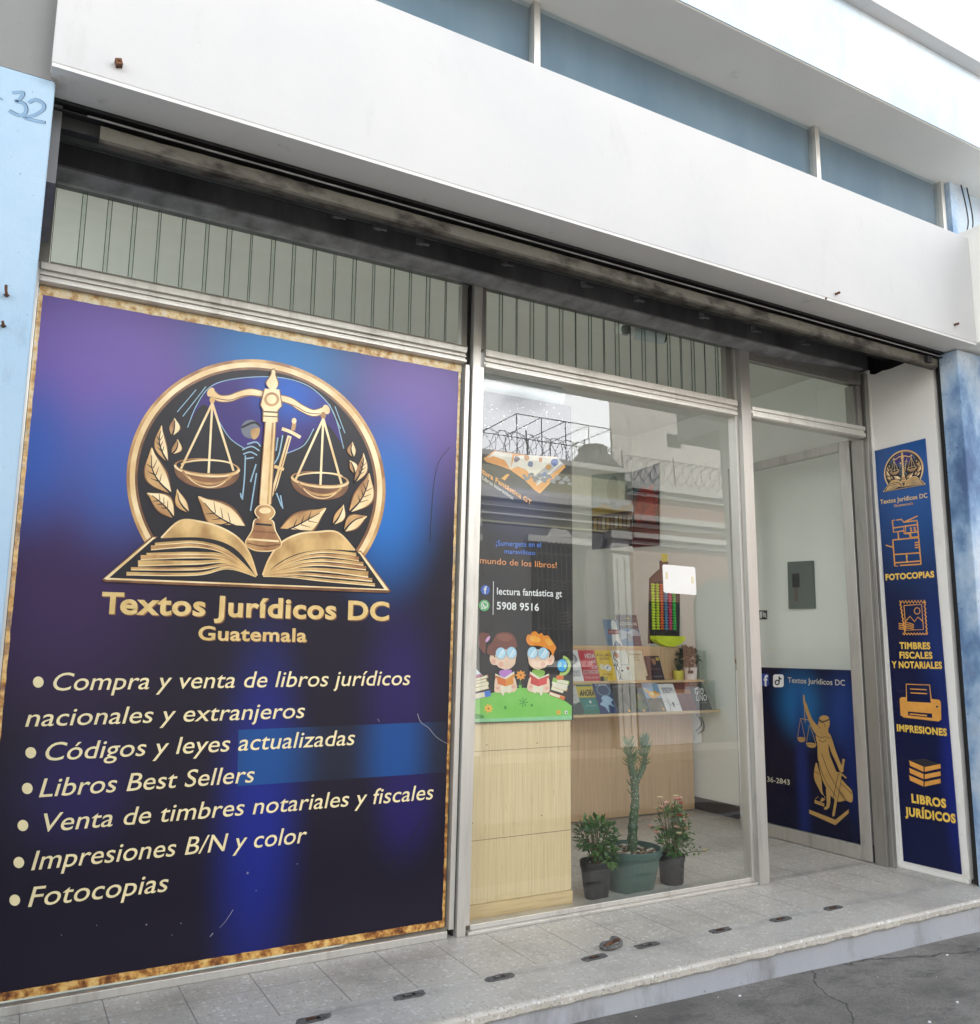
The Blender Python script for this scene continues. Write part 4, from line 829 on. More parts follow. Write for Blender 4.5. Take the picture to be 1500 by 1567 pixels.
for k in range(3):
    y = 614 + k * 34; A.p([(820, y), (886, y + 28), (886, y + 52), (824, y + 24)], 'orange_t'); A.p([(892, y + 30), (964, y + 16), (966, y + 36), (892, y + 52)], 'orange_t'); A.line([(890, y + 26), (888, y + 54)], 3, I('emblem_dark', (0.028, 0.026, 0.034)))
A.done('books_icon', RS); A.text('LIBROS', 832, 806, 992, 832, 36, 'yellow_t', 0, 0.05); A.text('JUR\u00cdDICOS', 802, 866, 1036, 902, 36, 'yellow_t', 0, 0.05)
A.done('service_lettering', RS)

# ------------------------------------------------------------------ the poster on the lower half of the open door
XD = 4.4625
DP = thing('door_poster', 'dark blue poster of a golden justice figure on the lower glass door', 'poster', (XD, 0.4, 0.085))
dy = lambda x, y: spot(1160 + x * 0.1722, 1020 + y * 0.1722, 0, XD)
MT['doorprint'] = glow('door_poster_print', (0.004, 0.006, 0.028), [(tuple(dy(370, 330)), 0.30, 0.36, (0.012, 0.12, 0.32), 1.0), (tuple(dy(760, 400)), 0.24, 0.40, (0.010, 0.045, 0.20), 0.9), (tuple(dy(400, 1000)), 0.09, 0.9, (0.006, 0.02, 0.13), 0.9), (tuple(dy(850, 800)), 0.12, 0.6, (0.006, 0.02, 0.12), 0.8)], 0.25, 'yz')
m = MB(); m.prism([(XD, 0.0465, 1.084), (XD, 0.888, 1.084), (XD, 0.888, 0.086), (XD, 0.0465, 0.086)], (0.0015, 0, 0)); m.build('print', 'doorprint', DP)
A = Art(dy, (-1, 0, 0), 0.0005)
MT['gfig'] = I('ochre', (0.46, 0.28, 0.09)); MT['dline'] = I('navy_line', (0.006, 0.007, 0.02)); MT['whitei'] = I('white', (0.82, 0.82, 0.82))
A.rrect(10, 64, 98, 172, 14, I('facebook_blue', (0.02, 0.06, 0.32))); A.text('f', 55, 172, 92, 172, 92, 'whitei', 0, 0.03)
A.rrect(136, 70, 230, 184, 20, 'whitei'); A.arc(172, 142, 17, 19, 11, I('ink_black', (0.01, 0.01, 0.012)), 0, 330); A.line([(190, 142), (190, 88)], 12, I('ink_black', (0.01, 0.01, 0.012))); A.line([(188, 90), (196, 106), (212, 112)], 12, I('ink_black', (0.01, 0.01, 0.012)), 4)
A.text('Textos Jur\u00eddicos DC', 268, 142, 776, 170, 46, I('cream_grey', (0.55, 0.52, 0.42)), 0, 0.008)
A.text('36-2843', 84, 1022, 284, 1052, 44, I('cream_pale', (0.62, 0.58, 0.42)), 0.02, 0.006)
A.done('contact_lettering', DP); gf = 'gfig'
A.p([(457, 1272), (690, 1362), (808, 1268), (808, 1303), (690, 1410), (457, 1305)], gf)
A.spl([(520, 850), (500, 945), (506, 1010), (540, 1080), (566, 1130), (600, 1160), (590, 1192), (556, 1200), (572, 1165), (600, 1180), (575, 1110), (566, 1000), (545, 930)], gf, 3)
A.spl([(608, 1080), (642, 1090), (646, 1180), (636, 1250), (602, 1274), (588, 1256), (612, 1232), (610, 1150)], gf, 3)
A.p([(505, 1185), (592, 1218), (590, 1246), (505, 1214)], gf); A.line([(508, 1198), (590, 1230)], 3, 'dline'); A.line([(510, 1180), (540, 1155)], 4, gf)
A.spl([(515, 612), (545, 575), (600, 560), (655, 628), (630, 690), (640, 780), (700, 930), (770, 1030), (838, 1110), (838, 1205), (780, 1190), (720, 1202), (660, 1160), (610, 1080), (570, 990), (535, 820), (530, 700)], gf, 4)
A.spl([(622, 640), (655, 635), (690, 740), (740, 870), (764, 925), (735, 938), (700, 860), (650, 750)], gf, 4)
A.spl([(403, 258), (416, 258), (420, 300), (440, 345), (456, 400), (492, 480), (556, 560), (520, 602), (470, 520), (436, 430), (408, 335)], gf, 4)
A.spl([(560, 530), (612, 520), (625, 580), (560, 585)], gf, 4); A.spl([(540, 500), (548, 455), (580, 434), (625, 445), (640, 490), (630, 545), (590, 560), (555, 545), (534, 520)], gf, 4)
A.line([(540, 470), (580, 490), (636, 470)], 12, 'dline', 4); A.line([(545, 492), (588, 505), (600, 540)], 5, 'dline', 4)
A.p([(735, 955), (746, 962), (684, 1326), (668, 1336), (662, 1320), (722, 960)], gf); A.line([(690, 944), (735, 950), (788, 992)], 13, gf, 5); A.p([(754, 818), (776, 826), (758, 935), (736, 928)], gf)
for q in ([(540, 840), (600, 1010), (700, 1160)], [(568, 770), (640, 960), (775, 1190)], [(640, 780), (700, 930)], [(715, 960), (650, 1280)], [(750, 968), (700, 1250)], [(520, 612), (560, 632), (600, 625), (650, 638)], [(545, 650), (580, 672), (610, 650)], [(735, 1110), (790, 1190)], [(505, 930), (548, 955)], [(740, 870), (758, 850)], [(742, 1040), (838, 1130)]):
    A.line(q, 5, 'dline', 4)
A.line([(416, 330), (422, 500)], 6, gf); A.line([(376, 462), (430, 470), (500, 492)], 6, gf, 4)
for (ax, ay), (px_, py_), rx_ in (((380, 470), (390, 640), 36), ((460, 520), (478, 690), 46)):
    A.line([(ax, ay), (px_ - rx_, py_)], 4, gf); A.line([(ax + 6, ay), (px_ + rx_ * .9, py_)], 4, gf); A.ell(px_, py_, rx_, 13, gf, 8); A.ell(px_, py_ + 10, rx_ * .9, 22, gf, 8); A.line([(px_ - rx_ * .9, py_), (px_ + rx_ * .9, py_ + 8)], 3, 'dline')
A.done('justice_figure', DP)

# ------------------------------------------------------------------ inside the display window
CB = thing('window_partition', 'pale pine plywood panel standing behind the left part of the display window', 'wooden panel', (2.15, 0.1, 0))
m = MB(); m.box(1.80, 2.423, 0.066, 0.50, 0.085, 0.868); m.build('plywood_panel', 'ply', CB, bevel=0.002)
m = MB(); m.box(1.80, 2.424, 0.056, 0.0655, 0.015, 0.0845); m.box(1.80, 2.42, 0.07, 0.50, 0.015, 0.0845); m.build('base_batten', 'plyh', CB, bevel=0.002)
m = MB()
for z in (0.352, 0.735): m.box(1.80, 2.4232, 0.0645, 0.0663, z, z + 0.0016)
m.build('joint', pm('plywood_joint', (0.22, 0.15, 0.08), 0.8), CB)
m = MB()
for px, py in ((745, 1140), (822, 1137), (738, 1408), (762, 1396), (798, 1390), (744, 1385), (829, 1248), (723, 1260), (835, 1372)):
    p = spot(px, py, 1, 0.0655); m.obox(p, (0.0022, 0, 0), (0, 0.001, 0), (0, 0, 0.0022))
m.build('nail_head', 'nearblack', CB)
# the printed banner above the panel
YB = 0.052
BN = thing('window_banner', 'dark printed banner with a flying book, two reading children and a green hill', 'banner', (2.15, YB, 0.87))
m = MB(); m.box(1.838, 2.430, YB, YB + 0.003, 0.860, 2.415); m.build('banner_sheet', glow('banner_print', (0.020, 0.019, 0.021), [(tuple(spot(790, 770, 1, YB)), 0.35, 0.30, (0.05, 0.06, 0.12), 0.8), (tuple(spot(780, 690, 1, YB)), 0.3, 0.2, (0.06, 0.06, 0.07), 0.7)], 0.4), BN)
A = Art(lambda x, y: spot(715 + x * 0.113333, 950 + y * 0.113333, 1, YB), (0, -1, 0), 0.0004, 4e-5)
SK, SK2 = I('skin', (0.84, 0.60, 0.44)), I('cheek', (0.80, 0.42, 0.32)); BR, BR2 = I('brown_hair', (0.18, 0.05, 0.035)), I('brown_hair_shine', (0.25, 0.08, 0.05)); OR, OR2 = I('orange_hair', (0.82, 0.27, 0.02)), I('orange_hair_shine', (0.88, 0.42, 0.06))
GRN = pm('hill_green_ink', (0.16, 0.52, 0.06), 0.35, (0.22, 0.58, 0.10), 5); GR2 = I('hill_dark', (0.05, 0.30, 0.04)); LB = I('lens_blue', (0.42, 0.68, 0.84)); LW = I('lens_white', (0.74, 0.86, 0.92)); WH = I('white', (0.82, 0.82, 0.82)); PAGE = I('page', (0.84, 0.78, 0.60))
A.p(smooth([(45, 1010), (200, 1010), (420, 955), (720, 905), (1000, 945), (1220, 1040), (1330, 1090), (1412, 1150)], 5, False) + [(1410, 1335), (900, 1350), (40, 1372)], GRN)
A.p([(40, 1372), (44, 1325), (500, 1315), (1412, 1278), (1412, 1335)], I('hill_rim', (0.25, 0.60, 0.30)))
A.ell(120, 1290, 110, 34, GR2, 4); A.ell(515, 1172, 20, 24, GR2, n=9); A.ell(872, 1140, 18, 20, GR2, n=9)
for k in range(7): A.line([(760, 1100), (760 + 60 * math.cos(k * 0.9), 1100 + 65 * math.sin(k * 0.9))], (6, 16), GR2)
def flower(cx, cy, r_, mt, nn=8):
    for k in range(nn): A.ell(cx + r_ * .62 * math.cos(k * 6.283 / nn), cy + r_ * .62 * math.sin(k * 6.283 / nn), r_ * .42, r_ * .24, mt, math.degrees(k * 6.283 / nn), 10)
    A.ell(cx, cy, r_ * .24, r_ * .24, I('flower_eye', (0.45, 0.12, 0.02)), n=10)
A.line([(720, 920), (712, 850), (722, 780)], 9, GR2, 4); A.spl([(722, 920), (690, 870), (716, 880), (735, 860)], GRN, 3)
flower(722, 735, 66, I('flower_orange', (0.85, 0.33, 0.04))); flower(286, 1185, 60, I('flower_yellow', (0.88, 0.50, 0.05)), 7); flower(1232, 1235, 34, I('flower_yellow', (0.88, 0.50, 0.05)), 7)
A.ell(1334, 1236, 20, 24, WH, n=12); A.ell(1338, 1238, 9, 11, I('ink_black', (0.01, 0.01, 0.012)), n=10)
def book(x0, y0, x1, y1, th, cover, end=None, page=PAGE, inset=14):
    l = math.hypot(x1 - x0, y1 - y0); ux, uy = (x1 - x0) / l, (y1 - y0) / l; nx, ny = uy, -ux
    if nx * 0 + ny > 0: nx, ny = -nx, -ny
    A.p([(x0, y0), (x1, y1), (x1 + nx * th, y1 + ny * th), (x0 + nx * th, y0 + ny * th)], cover)
    A.p([(x0 + ux * inset + nx * 6, y0 + uy * inset + ny * 6), (x1 + nx * 6, y1 + ny * 6), (x1 + nx * (th - 7), y1 + ny * (th - 7)), (x0 + ux * inset + nx * (th - 7), y0 + uy * inset + ny * (th - 7))], page)
    if end: A.p([(x0, y0), (x0 + ux * l * end[1], y0 + uy * l * end[1]), (x0 + ux * l * end[1] + nx * th, y0 + uy * l * end[1] + ny * th), (x0 + nx * th, y0 + ny * th)], end[0])
PUR = I('purple_cover', (0.22, 0.12, 0.35)); BLU = I('blue_cover', (0.06, 0.20, 0.65)); RED = I('red_cover', (0.60, 0.06, 0.05)); REO = I('orange_cover', (0.74, 0.17, 0.03)); GRC = I('green_cover', (0.28, 0.52, 0.10)); BRC = I('brown_cover', (0.30, 0.16, 0.08))
book(320, 1015, 62, 1072, 80, PUR, (BLU, 0.30)); book(290, 915, 55, 975, 52, I('cream', (0.86, 0.72, 0.40))); book(290, 862, 78, 908, 44, I('cream_pale2', (0.82, 0.74, 0.5))); book(268, 820, 55, 866, 44, I('tan_cover', (0.60, 0.40, 0.2))); book(288, 768, 62, 835, 46, BRC)
A.p([(62, 800), (104, 790), (106, 830), (62, 836)], REO)
A.p([(72, 782), (108, 680), (72, 630), (66, 618), (112, 592), (122, 604), (120, 650), (205, 738)], I('flask_glass', (0.70, 0.80, 0.86))); A.p([(78, 778), (95, 735), (175, 715), (204, 740)], I('flask_liquid', (0.55, 0.18, 0.30)))
book(1306, 1070, 1100, 1000, 48, REO, None); A.p([(1240, 1050), (1306, 1072), (1312, 1030), (1252, 1012)], REO); book(1290, 978, 1128, 930, 42, I('cream_pale2', (0.82, 0.74, 0.5))); book(1340, 955, 1138, 890, 52, I('tan_cover', (0.60, 0.40, 0.2))); book(1345, 905, 1138, 850, 46, WH); book(1365, 870, 1145, 820, 56, GRC, None)
A.p([(1145, 820), (1210, 836), (1215, 780), (1160, 764)], GRC)
A.ell(1248, 765, 54, 34, REO); A.arc(1280, 605, 95, 115, 40, I('globe_stand', (0.40, 0.56, 0.16)), -85, 110, 24); A.ell(1278, 602, 68, 84, I('globe_sea', (0.05, 0.38, 0.75))); A.spl([(1240, 570), (1270, 560), (1265, 600), (1240, 640), (1226, 610)], I('globe_land', (0.22, 0.60, 0.55)), 3); A.spl([(1310, 590), (1335, 600), (1325, 650), (1300, 640)], I('globe_land', (0.22, 0.60, 0.55)), 3)
def child(cx, girl):
    f = 1 if girl else -1
    X = lambda x: cx + f * x
    pp = lambda pts, mt, sm=0: (A.spl([(X(a), b) for a, b in pts], mt, sm) if sm else A.p([(X(a), b) for a, b in pts], mt))
    if girl: A.spl([(158, 200), (200, 158), (300, 190), (250, 300), (240, 440), (190, 400), (155, 330)], BR, 4)
    pp([(-150, 900), (-110, 850), (110, 850), (150, 880), (145, 930), (90, 965), (-90, 970), (-145, 960)], SK, 4)
    pp([(-70, 870), (70, 870), (80, 940), (45, 985), (30, 950), (-15, 965), (-30, 1015), (-55, 990)], PAGE, 0)
    A.p([(X(-20), 630), (X(25), 630), (X(22), 720), (X(-18), 720)], SK)
    pp([(-90, 700), (-50, 665), (60, 660), (85, 690), (60, 770), (-40, 775)], I('violet_shirt', (0.52, 0.22, 0.62)) if girl else GRC, 4)
    pp([(-205, 465), (-175, 460), (-140, 500), (-130, 400), (130, 400), (135, 520), (120, 590), (60, 645), (-10, 655), (-90, 630), (-120, 600), (-180, 590), (-215, 530)], SK, 4)
    A.ell(X(-160), 550, 26, 34, SK2, n=14); A.ell(X(-62), 585, 34, 36, SK2, n=16)
    A.line([(X(5), 540), (X(25), 556), (X(42), 548)], 6, SK2, 4); A.line([(X(-12), 530), (X(15), 545)], 5, SK2)
    if girl: pp([(-190, 300), (-120, 180), (0, 155), (100, 190), (150, 300), (140, 365), (20, 385), (-60, 390), (-90, 400), (-110, 350), (-120, 440), (-170, 470), (-250, 440), (-235, 340)], BR, 4); pp([(-120, 200), (0, 175), (90, 220), (40, 280), (-80, 260)], BR2, 4); A.ell(274, 248, 20, 48, I('hair_tie', (0.70, 0.38, 0.70)), 35)
    else:
        pts = [(-195, 480), (-160, 400), (-50, 350), (40, 335), (105, 335), (150, 300), (165, 240), (140, 185), (110, 190), (80, 150), (30, 145), (0, 180), (-45, 165), (-70, 200), (-130, 200), (-170, 250), (-225, 330), (-240, 370), (-215, 420)]
        pp(pts, OR, 4); pp([(-30, 250), (60, 200), (120, 230), (80, 280), (0, 290)], OR2, 4); pp([(-200, 300), (-120, 230), (-90, 280), (-150, 340)], OR2, 4)
    for ex, rx_ in ((-65, 66), (78, 64)):
        A.ell(X(ex), 440 - 8 * (ex > 0), rx_ + 7, 82, I('lens_rim', (0.30, 0.38, 0.48))); A.ell(X(ex), 440 - 8 * (ex > 0), rx_, 76, LB)
        A.p([(X(ex) - 40, 490), (X(ex) - 20, 500), (X(ex) + 46, 400), (X(ex) + 26, 384)], LW); A.p([(X(ex) - 8, 504), (X(ex) + 4, 506), (X(ex) + 54, 430), (X(ex) + 50, 414)], LW)
    c1, c2 = (REO, I('orange_cover2', (0.80, 0.30, 0.03))) if girl else (I('red_cover2', (0.68, 0.07, 0.07)), RED)
    pp([(-145, 735), (-140, 712), (-20, 770), (112, 682), (118, 715), (0, 790)], PAGE); pp([(-150, 742), (0, 790), (0, 886), (-115, 850)], c1); pp([(0, 790), (125, 715), (105, 850), (0, 886)], c2)
    pp([(-145, 790), (-118, 780), (-105, 870), (-60, 890), (-110, 940), (-150, 920)], SK, 4); pp([(100, 770), (125, 775), (145, 850), (150, 900), (100, 920), (70, 880), (105, 850)], SK, 4); A.ell(X(-110), 910, 26, 22, SK2, n=12); A.ell(X(105), 890, 26, 22, SK2, n=12)
A.done('hill_print', BN); child(515, True); A.done('girl_print', BN); child(955, False); A.done('boy_print', BN)
A = Art(lambda x, y: spot(720 + x * 0.15319, 560 + y * 0.15319, 1, YB), (0, -1, 0), 0.0004, 4e-5)
A.p([(130, 925), (240, 845), (420, 870), (560, 890), (860, 910), (950, 1000), (690, 1275), (640, 1240), (540, 1140), (400, 1040), (300, 1000), (160, 960)], I('book_edge', (0.70, 0.30, 0.08)))
A.p([(160, 925), (250, 850), (420, 878), (400, 1030), (340, 940), (230, 900)], I('page_warm', (0.70, 0.66, 0.58))); A.p([(400, 1035), (440, 900), (580, 890), (860, 915), (620, 1115), (560, 1040), (470, 1005)], I('page_warm', (0.70, 0.66, 0.58)))
A.p([(620, 1115), (870, 915), (930, 985), (680, 1190)], I('page_side', (0.40, 0.40, 0.42))); A.line([(660, 1190), (900, 970)], 16, I('page_warm', (0.70, 0.66, 0.58))); A.line([(690, 1268), (945, 1002)], 16, I('orange', (0.78, 0.36, 0.07)))
for x, y, r_, c in ((600, 980, 34, (0.15, 0.18, 0.3)), (560, 915, 30, (0.5, 0.22, 0.08)), (840, 960, 36, (0.05, 0.10, 0.35)), (780, 1010, 26, (0.5, 0.25, 0.05)), (460, 930, 32, (0.2, 0.16, 0.2)), (700, 935, 22, (0.5, 0.2, 0.08)), (740, 1085, 26, (0.1, 0.16, 0.35)), (330, 860, 10, (0.2, 0.15, 0.1))):
    A.spl([(x + r_ * (0.7 + 0.5 * RND.random()) * math.cos(k * 0.785), y + r_ * (0.7 + 0.5 * RND.random()) * math.sin(k * 0.785)) for k in range(8)], I('print_%d' % (x + y), c), 3)
for k in range(26): A.ell(540 + k * 18, 1100 + 30 * math.sin(k * 1.3) + k * 2, 24, 15, I('leaf_grey', (0.17, 0.19, 0.24)), RND.uniform(-60, 60), 9)
A.p([(300, 1130), (360, 1080), (392, 1085), (340, 1145), (318, 1128)], I('orange', (0.78, 0.36, 0.07)))
A.text('Lectura Fant\u00e1stica GT', 22, 1012, 606, 1392, 50, I('orange_pale', (0.84, 0.40, 0.14)), 0.1, 0.03); A.text('Libros Interactivos', 118, 1132, 424, 1338, 42, WH, 0.1, 0.002)
for k in range(46): A.ell(RND.uniform(130, 960), RND.uniform(375, 620), RND.uniform(2, 6), RND.uniform(2, 6), I('spark', (0.85, 0.62, 0.45)), n=6)
A.f0 = lambda x, y: spot(690 + x * 0.31333, 540 + y * 0.31333, 1, YB)
A.done('flying_book_print', BN); SB = I('slogan_blue', (0.10, 0.24, 0.75))
A.text('\u00a1Sumergete en el', 218, 942, 438, 950, 26, SB, 0, 0.004); A.text('maravilloso', 260, 980, 410, 988, 23, SB, 0, 0.004); A.text('mundo de los libros!', 140, 1028, 515, 1052, 30, I('slogan_orange', (0.80, 0.33, 0.12)), 0, 0.004)
A.ell(166, 1158, 22, 24, I('facebook_blue2', (0.05, 0.14, 0.55))); A.text('f', 159, 1174, 174, 1174, 32, WH, 0, 0.03)
A.ell(161, 1234, 26, 28, I('phone_green', (0.12, 0.46, 0.16))); A.arc(162, 1232, 15, 16, 4, WH, n=20); A.line([(148, 1252), (152, 1242)], 6, WH); A.line([(156, 1225), (158, 1236), (168, 1242)], 6, WH, 3)
A.line([(206, 1116), (204, 1280)], 3, WH)
A.text('lectura fant\u00e1stica gt', 223, 1180, 540, 1192, 33, WH, 0, 0.016); A.text('5908 9516', 222, 1252, 428, 1260, 35, WH, 0, 0.020)
A.done('contact_lettering', BN)
RL = thing('film_roll', 'roll of clear plastic film hung at the top of the display window', 'plastic roll', (2.15, 0.10, 2.46))
m = MB(); m.lathe([(0.034, 0), (0.056, 0), (0.058, 0.004), (0.0585, 0.24), (0.058, 0.496), (0.056, 0.5), (0.034, 0.5)], 0, 0, 0, 32); m.v = [Vector((1.895 + v.z, 0.115 + v.x, 2.468 + v.y)) for v in m.v]; m.build('wound_film', 'film', RL, smooth=False)
m = MB(); m.lathe([(0.028, -0.004), (0.0335, -0.004), (0.0335, 0.504), (0.028, 0.504), (0.028, -0.004)], 0, 0, 0, 24); m.v = [Vector((1.895 + v.z, 0.115 + v.x, 2.468 + v.y)) for v in m.v]; m.build('core', 'card', RL)
m = MB(); m.tube([(1.85, 0.115, 2.468), (2.42, 0.115, 2.468)], 0.008, 8); m.tube([(1.86, 0.115, 2.468), (1.86, 0.115, 2.56)], 0.003, 5); m.tube([(2.41, 0.115, 2.468), (2.41, 0.115, 2.56)], 0.003, 5); m.build('rod', 'iron', RL)
PS = thing('taped_sheet', 'blank white sheet taped to the inside of the display window', 'paper', (3.09, 0.012, 1.56))
yp = lambda z: (z - 1.25) * T + 0.0075
m = MB(); m.prism([(2.978, yp(1.492), 1.494), (2.990, yp(1.488), 1.488), (3.199, yp(1.486), 1.484), (3.204, yp(1.49), 1.492), (3.203, yp(1.63), 1.622), (3.196, yp(1.632), 1.633), (2.985, yp(1.635), 1.636), (2.977, yp(1.63), 1.628)], (0, 0.0015, 0)); m.build('sheet', 'paper', PS)
m = MB()
for x, z in ((2.995, 1.560), (3.172, 1.545)): m.box(x, x + 0.014, yp(z) - 0.0012, yp(z) - 0.0002, z, z + 0.035)
m.build('tape', pm('yellowed_tape', (0.78, 0.70, 0.45), 0.3), PS)

# ------------------------------------------------------------------ pots on the shop floor
def leaf_cloud(m, c, rx, rz, n, L_, wd, mi=0, up=0.3, seed=1):
    R2 = random.Random(seed)
    for i in range(n):
        while True:
            d = Vector((R2.uniform(-1, 1), R2.uniform(-1, 1), R2.uniform(-1, 1)))
            if 0.25 < d.length < 1: break
        p = Vector(c) + Vector((d.x * rx, d.y * rx, d.z * rz)) * (0.8 + 0.3 * R2.random())
        a = (d.normalized() + Vector((R2.uniform(-.6, .6), R2.uniform(-.6, .6), up + R2.uniform(-.4, .5)))).normalized()
        s = a.cross(Vector((R2.uniform(-.4, .4), R2.uniform(-.4, .4), 1))); s = s.normalized() if s.length > 1e-3 else Vector((1, 0, 0)); u = s.cross(a).normalized()
        l = L_ * R2.uniform(0.6, 1.25); w_ = wd * R2.uniform(0.7, 1.2)
        b = p; t = p + a * l - u * l * 0.15; q = p + a * l * 0.5
        m.add([b, q + s * w_ + u * w_ * 0.35, t, q - s * w_ + u * w_ * 0.35, q], [(0, 4, 2, 1), (0, 3, 2, 4)], mi if not isinstance(mi, tuple) else mi[R2.randrange(len(mi))])
def pot(name, label, cat, cx, cy, rt, rb, h, mt, lip=0.012, chips=0, grp=None):
    o = thing(name, label, cat, (cx, cy, 0.0), grp)
    m = MB(); m.lathe([(0.001, 0.001), (rb, 0.001), (rb + 0.003, 0.006), (rt - lip * 0.6, h - 0.035), (rt, h - 0.032), (rt + 0.002, h - 0.004), (rt, h), (rt - 0.008, h), (rt - 0.012, h - 0.03), (rt - 0.014, h - 0.04)], cx, cy, 0, 36); m.build('pot', mt, o, smooth=False)
    m = MB(); vs = []
    m.lathe([(rt - 0.012, h - 0.03), (rt * 0.7, h - 0.022), (rt * 0.4, h - 0.024), (0.001, h - 0.018)], cx, cy, 0, 30)
    for i in range(chips):
        a, r_ = RND.uniform(0, 6.28), (rt - 0.02) * math.sqrt(RND.random()); s = RND.uniform(0.003, 0.008)
        m.obox((cx + r_ * math.cos(a), cy + r_ * math.sin(a), h - 0.019), (s, s * .4, 0), (-s * .4, s * .7, 0), (0, 0, s * .35), 1 if RND.random() < 0.5 else 2)
    m.build('soil', ['soil', 'chip', 'card'], o); return o
o = pot('cactus_plant', 'tall forked cactus in a wide dark green plastic pot', 'cactus', 2.885, 0.215, 0.165, 0.118, 0.20, 'potgreen', 0.012, 150)
m = MB()
def limb(pts, rs, seg=14):
    pts = smooth(pts, 10, False); n = len(pts); rr = [rs[0] + (rs[1] - rs[0]) * i / (n - 1) for i in range(n)]
    rr = [r_ * (1 + 0.10 * math.sin(i * 1.5)) for i, r_ in enumerate(rr)]; rr[-1] *= 0.4; rr[-2] *= 0.75
    m.tube(pts, rr, seg); return pts
limb([(2.905, 0.215, 0.17), (2.912, 0.215, 0.30), (2.930, 0.215, 0.42), (2.925, 0.215, 0.52), (2.905, 0.213, 0.60), (2.892, 0.213, 0.68)], (0.027, 0.014))
limb([(2.925, 0.215, 0.50), (2.960, 0.213, 0.545), (2.990, 0.21, 0.60), (3.000, 0.21, 0.70)], (0.015, 0.011))
m.build('stem', 'cactus', o, smooth=True)
m = MB(); R3 = random.Random(5)
for base, tip, nn in (((2.906, 0.213, 0.585), (2.890, 0.213, 0.70), 90), ((2.985, 0.21, 0.585), (3.001, 0.21, 0.72), 110), ((2.935, 0.215, 0.52), (2.952, 0.214, 0.56), 10), ((2.925, 0.215, 0.40), (2.915, 0.215, 0.52), 6)):
    for i in range(nn):
        t = R3.random() ** 0.7; p = Vector(base).lerp(Vector(tip), t); a = R3.uniform(0, 6.28); d = Vector((math.cos(a), math.sin(a), 0.25 + t * 1.3)).normalized()
        q = p + d * 0.014; l = R3.uniform(0.028, 0.05); m.tube([q, q + d * l * 0.5 + Vector((0, 0, 0.002)), q + d * l + Vector((0, 0, 0.008))], [0.0028, 0.0024, 0.0006], 5)
m.build('needle_leaves', 'leafa', o)
m = MB()
for i in range(110):
    t = R3.random(); z = 0.19 + 0.36 * t; a = R3.uniform(0, 6.28); c = (2.905 + 0.022 * min(1, t * 1.6), 0.215)
    m.ball((c[0] + 0.027 * math.cos(a), c[1] + 0.027 * math.sin(a), z), 0.0022, 0, 4)
m.build('areoles', 'chip', o)
o = pot('leafy_plant', 'bushy dark green leafy plant in a small black pot', 'potted plant', 2.632, 0.155, 0.078, 0.055, 0.175, 'potblack', 0.006, 10)
m = MB()
for i in range(16):
    a = i * 2.4; r_ = 0.02 + 0.06 * (i % 3) / 2
    m.tube(smooth([(2.632, 0.155, 0.14), (2.632 + r_ * .5 * math.cos(a), 0.155 + r_ * .5 * math.sin(a), 0.22), (2.632 + r_ * 1.2 * math.cos(a), 0.155 + r_ * 1.2 * math.sin(a), 0.30 + 0.02 * (i % 4))], 3, False), 0.0025, 5)
m.build('stems', 'stem', o)
m = MB(); leaf_cloud(m, (2.630, 0.150, 0.285), 0.105, 0.085, 330, 0.036, 0.011, (0, 0, 1), 0.35, 3); leaf_cloud(m, (2.665, 0.085, 0.215), 0.03, 0.055, 45, 0.042, 0.014, (1,), -0.1, 4)
m.build('foliage', ['leafa', 'leafb'], o)
o = pot('flowering_plant', 'leggy plant with pink and cream blossoms in a black nursery pot', 'potted plant', 3.138, 0.185, 0.070, 0.056, 0.145, 'potblack', 0.006, 8)
m = MB(); fl_ = MB(); lf = MB(); R4 = random.Random(9)
for i in range(34):
    a = R4.uniform(0, 6.28); r_ = R4.uniform(0.03, 0.14); h = R4.uniform(0.25, 0.43) if r_ < 0.11 else R4.uniform(0.2, 0.38)
    if i == 0: a, r_, h = -0.35, 0.20, 0.15
    tip = Vector((3.138 + r_ * math.cos(a), 0.185 + r_ * math.sin(a) * 0.8, h)); mid = Vector((3.138 + r_ * .55 * math.cos(a), 0.185 + r_ * .45 * math.sin(a), h * .6 + .06))
    m.tube(smooth([(3.138 + .02 * math.cos(a), 0.185 + .02 * math.sin(a), 0.12), tuple(mid), tuple(tip)], 4, False), [0.003, 0.003, 0.0026, 0.0026, 0.0024, 0.002, 0.002, 0.0018, 0.0015], 5)
    if h > 0.22 or i == 0:
        k = R4.choice((0, 0, 0, 2, 1)) if tip.x < 3.2 else R4.choice((0, 2, 2))
        for j in range(7): 
            b_ = j * 0.9; d = Vector((math.cos(b_), math.sin(b_), 0.5)).normalized() * 0.017; s = Vector((-math.sin(b_), math.cos(b_), 0)) * 0.009
            fl_.add([tip, tip + d * .7 + s, tip + d + Vector((0, 0, .004)), tip + d * .7 - s], [(0, 1, 2, 3)], k)
    for j in range(6):
        t = R4.uniform(0.3, 0.95); p = mid.lerp(tip, t); leaf_cloud(lf, p, 0.014, 0.02, 2, 0.024, 0.007, (0, 1), 0.1, i * 7 + j)
m.build('stems', 'stem', o); fl_.build('blossoms', ['pink', 'redp', 'cream_p'], o)
leaf_cloud(lf, (3.15, 0.17, 0.20), 0.085, 0.065, 220, 0.030, 0.009, (0, 0, 1), 0.2, 21); leaf_cloud(lf, (3.20, 0.19, 0.27), 0.065, 0.08, 90, 0.026, 0.008, (0, 1, 1), 0.3, 22); lf.build('foliage', ['leafa', 'leafb'], o)

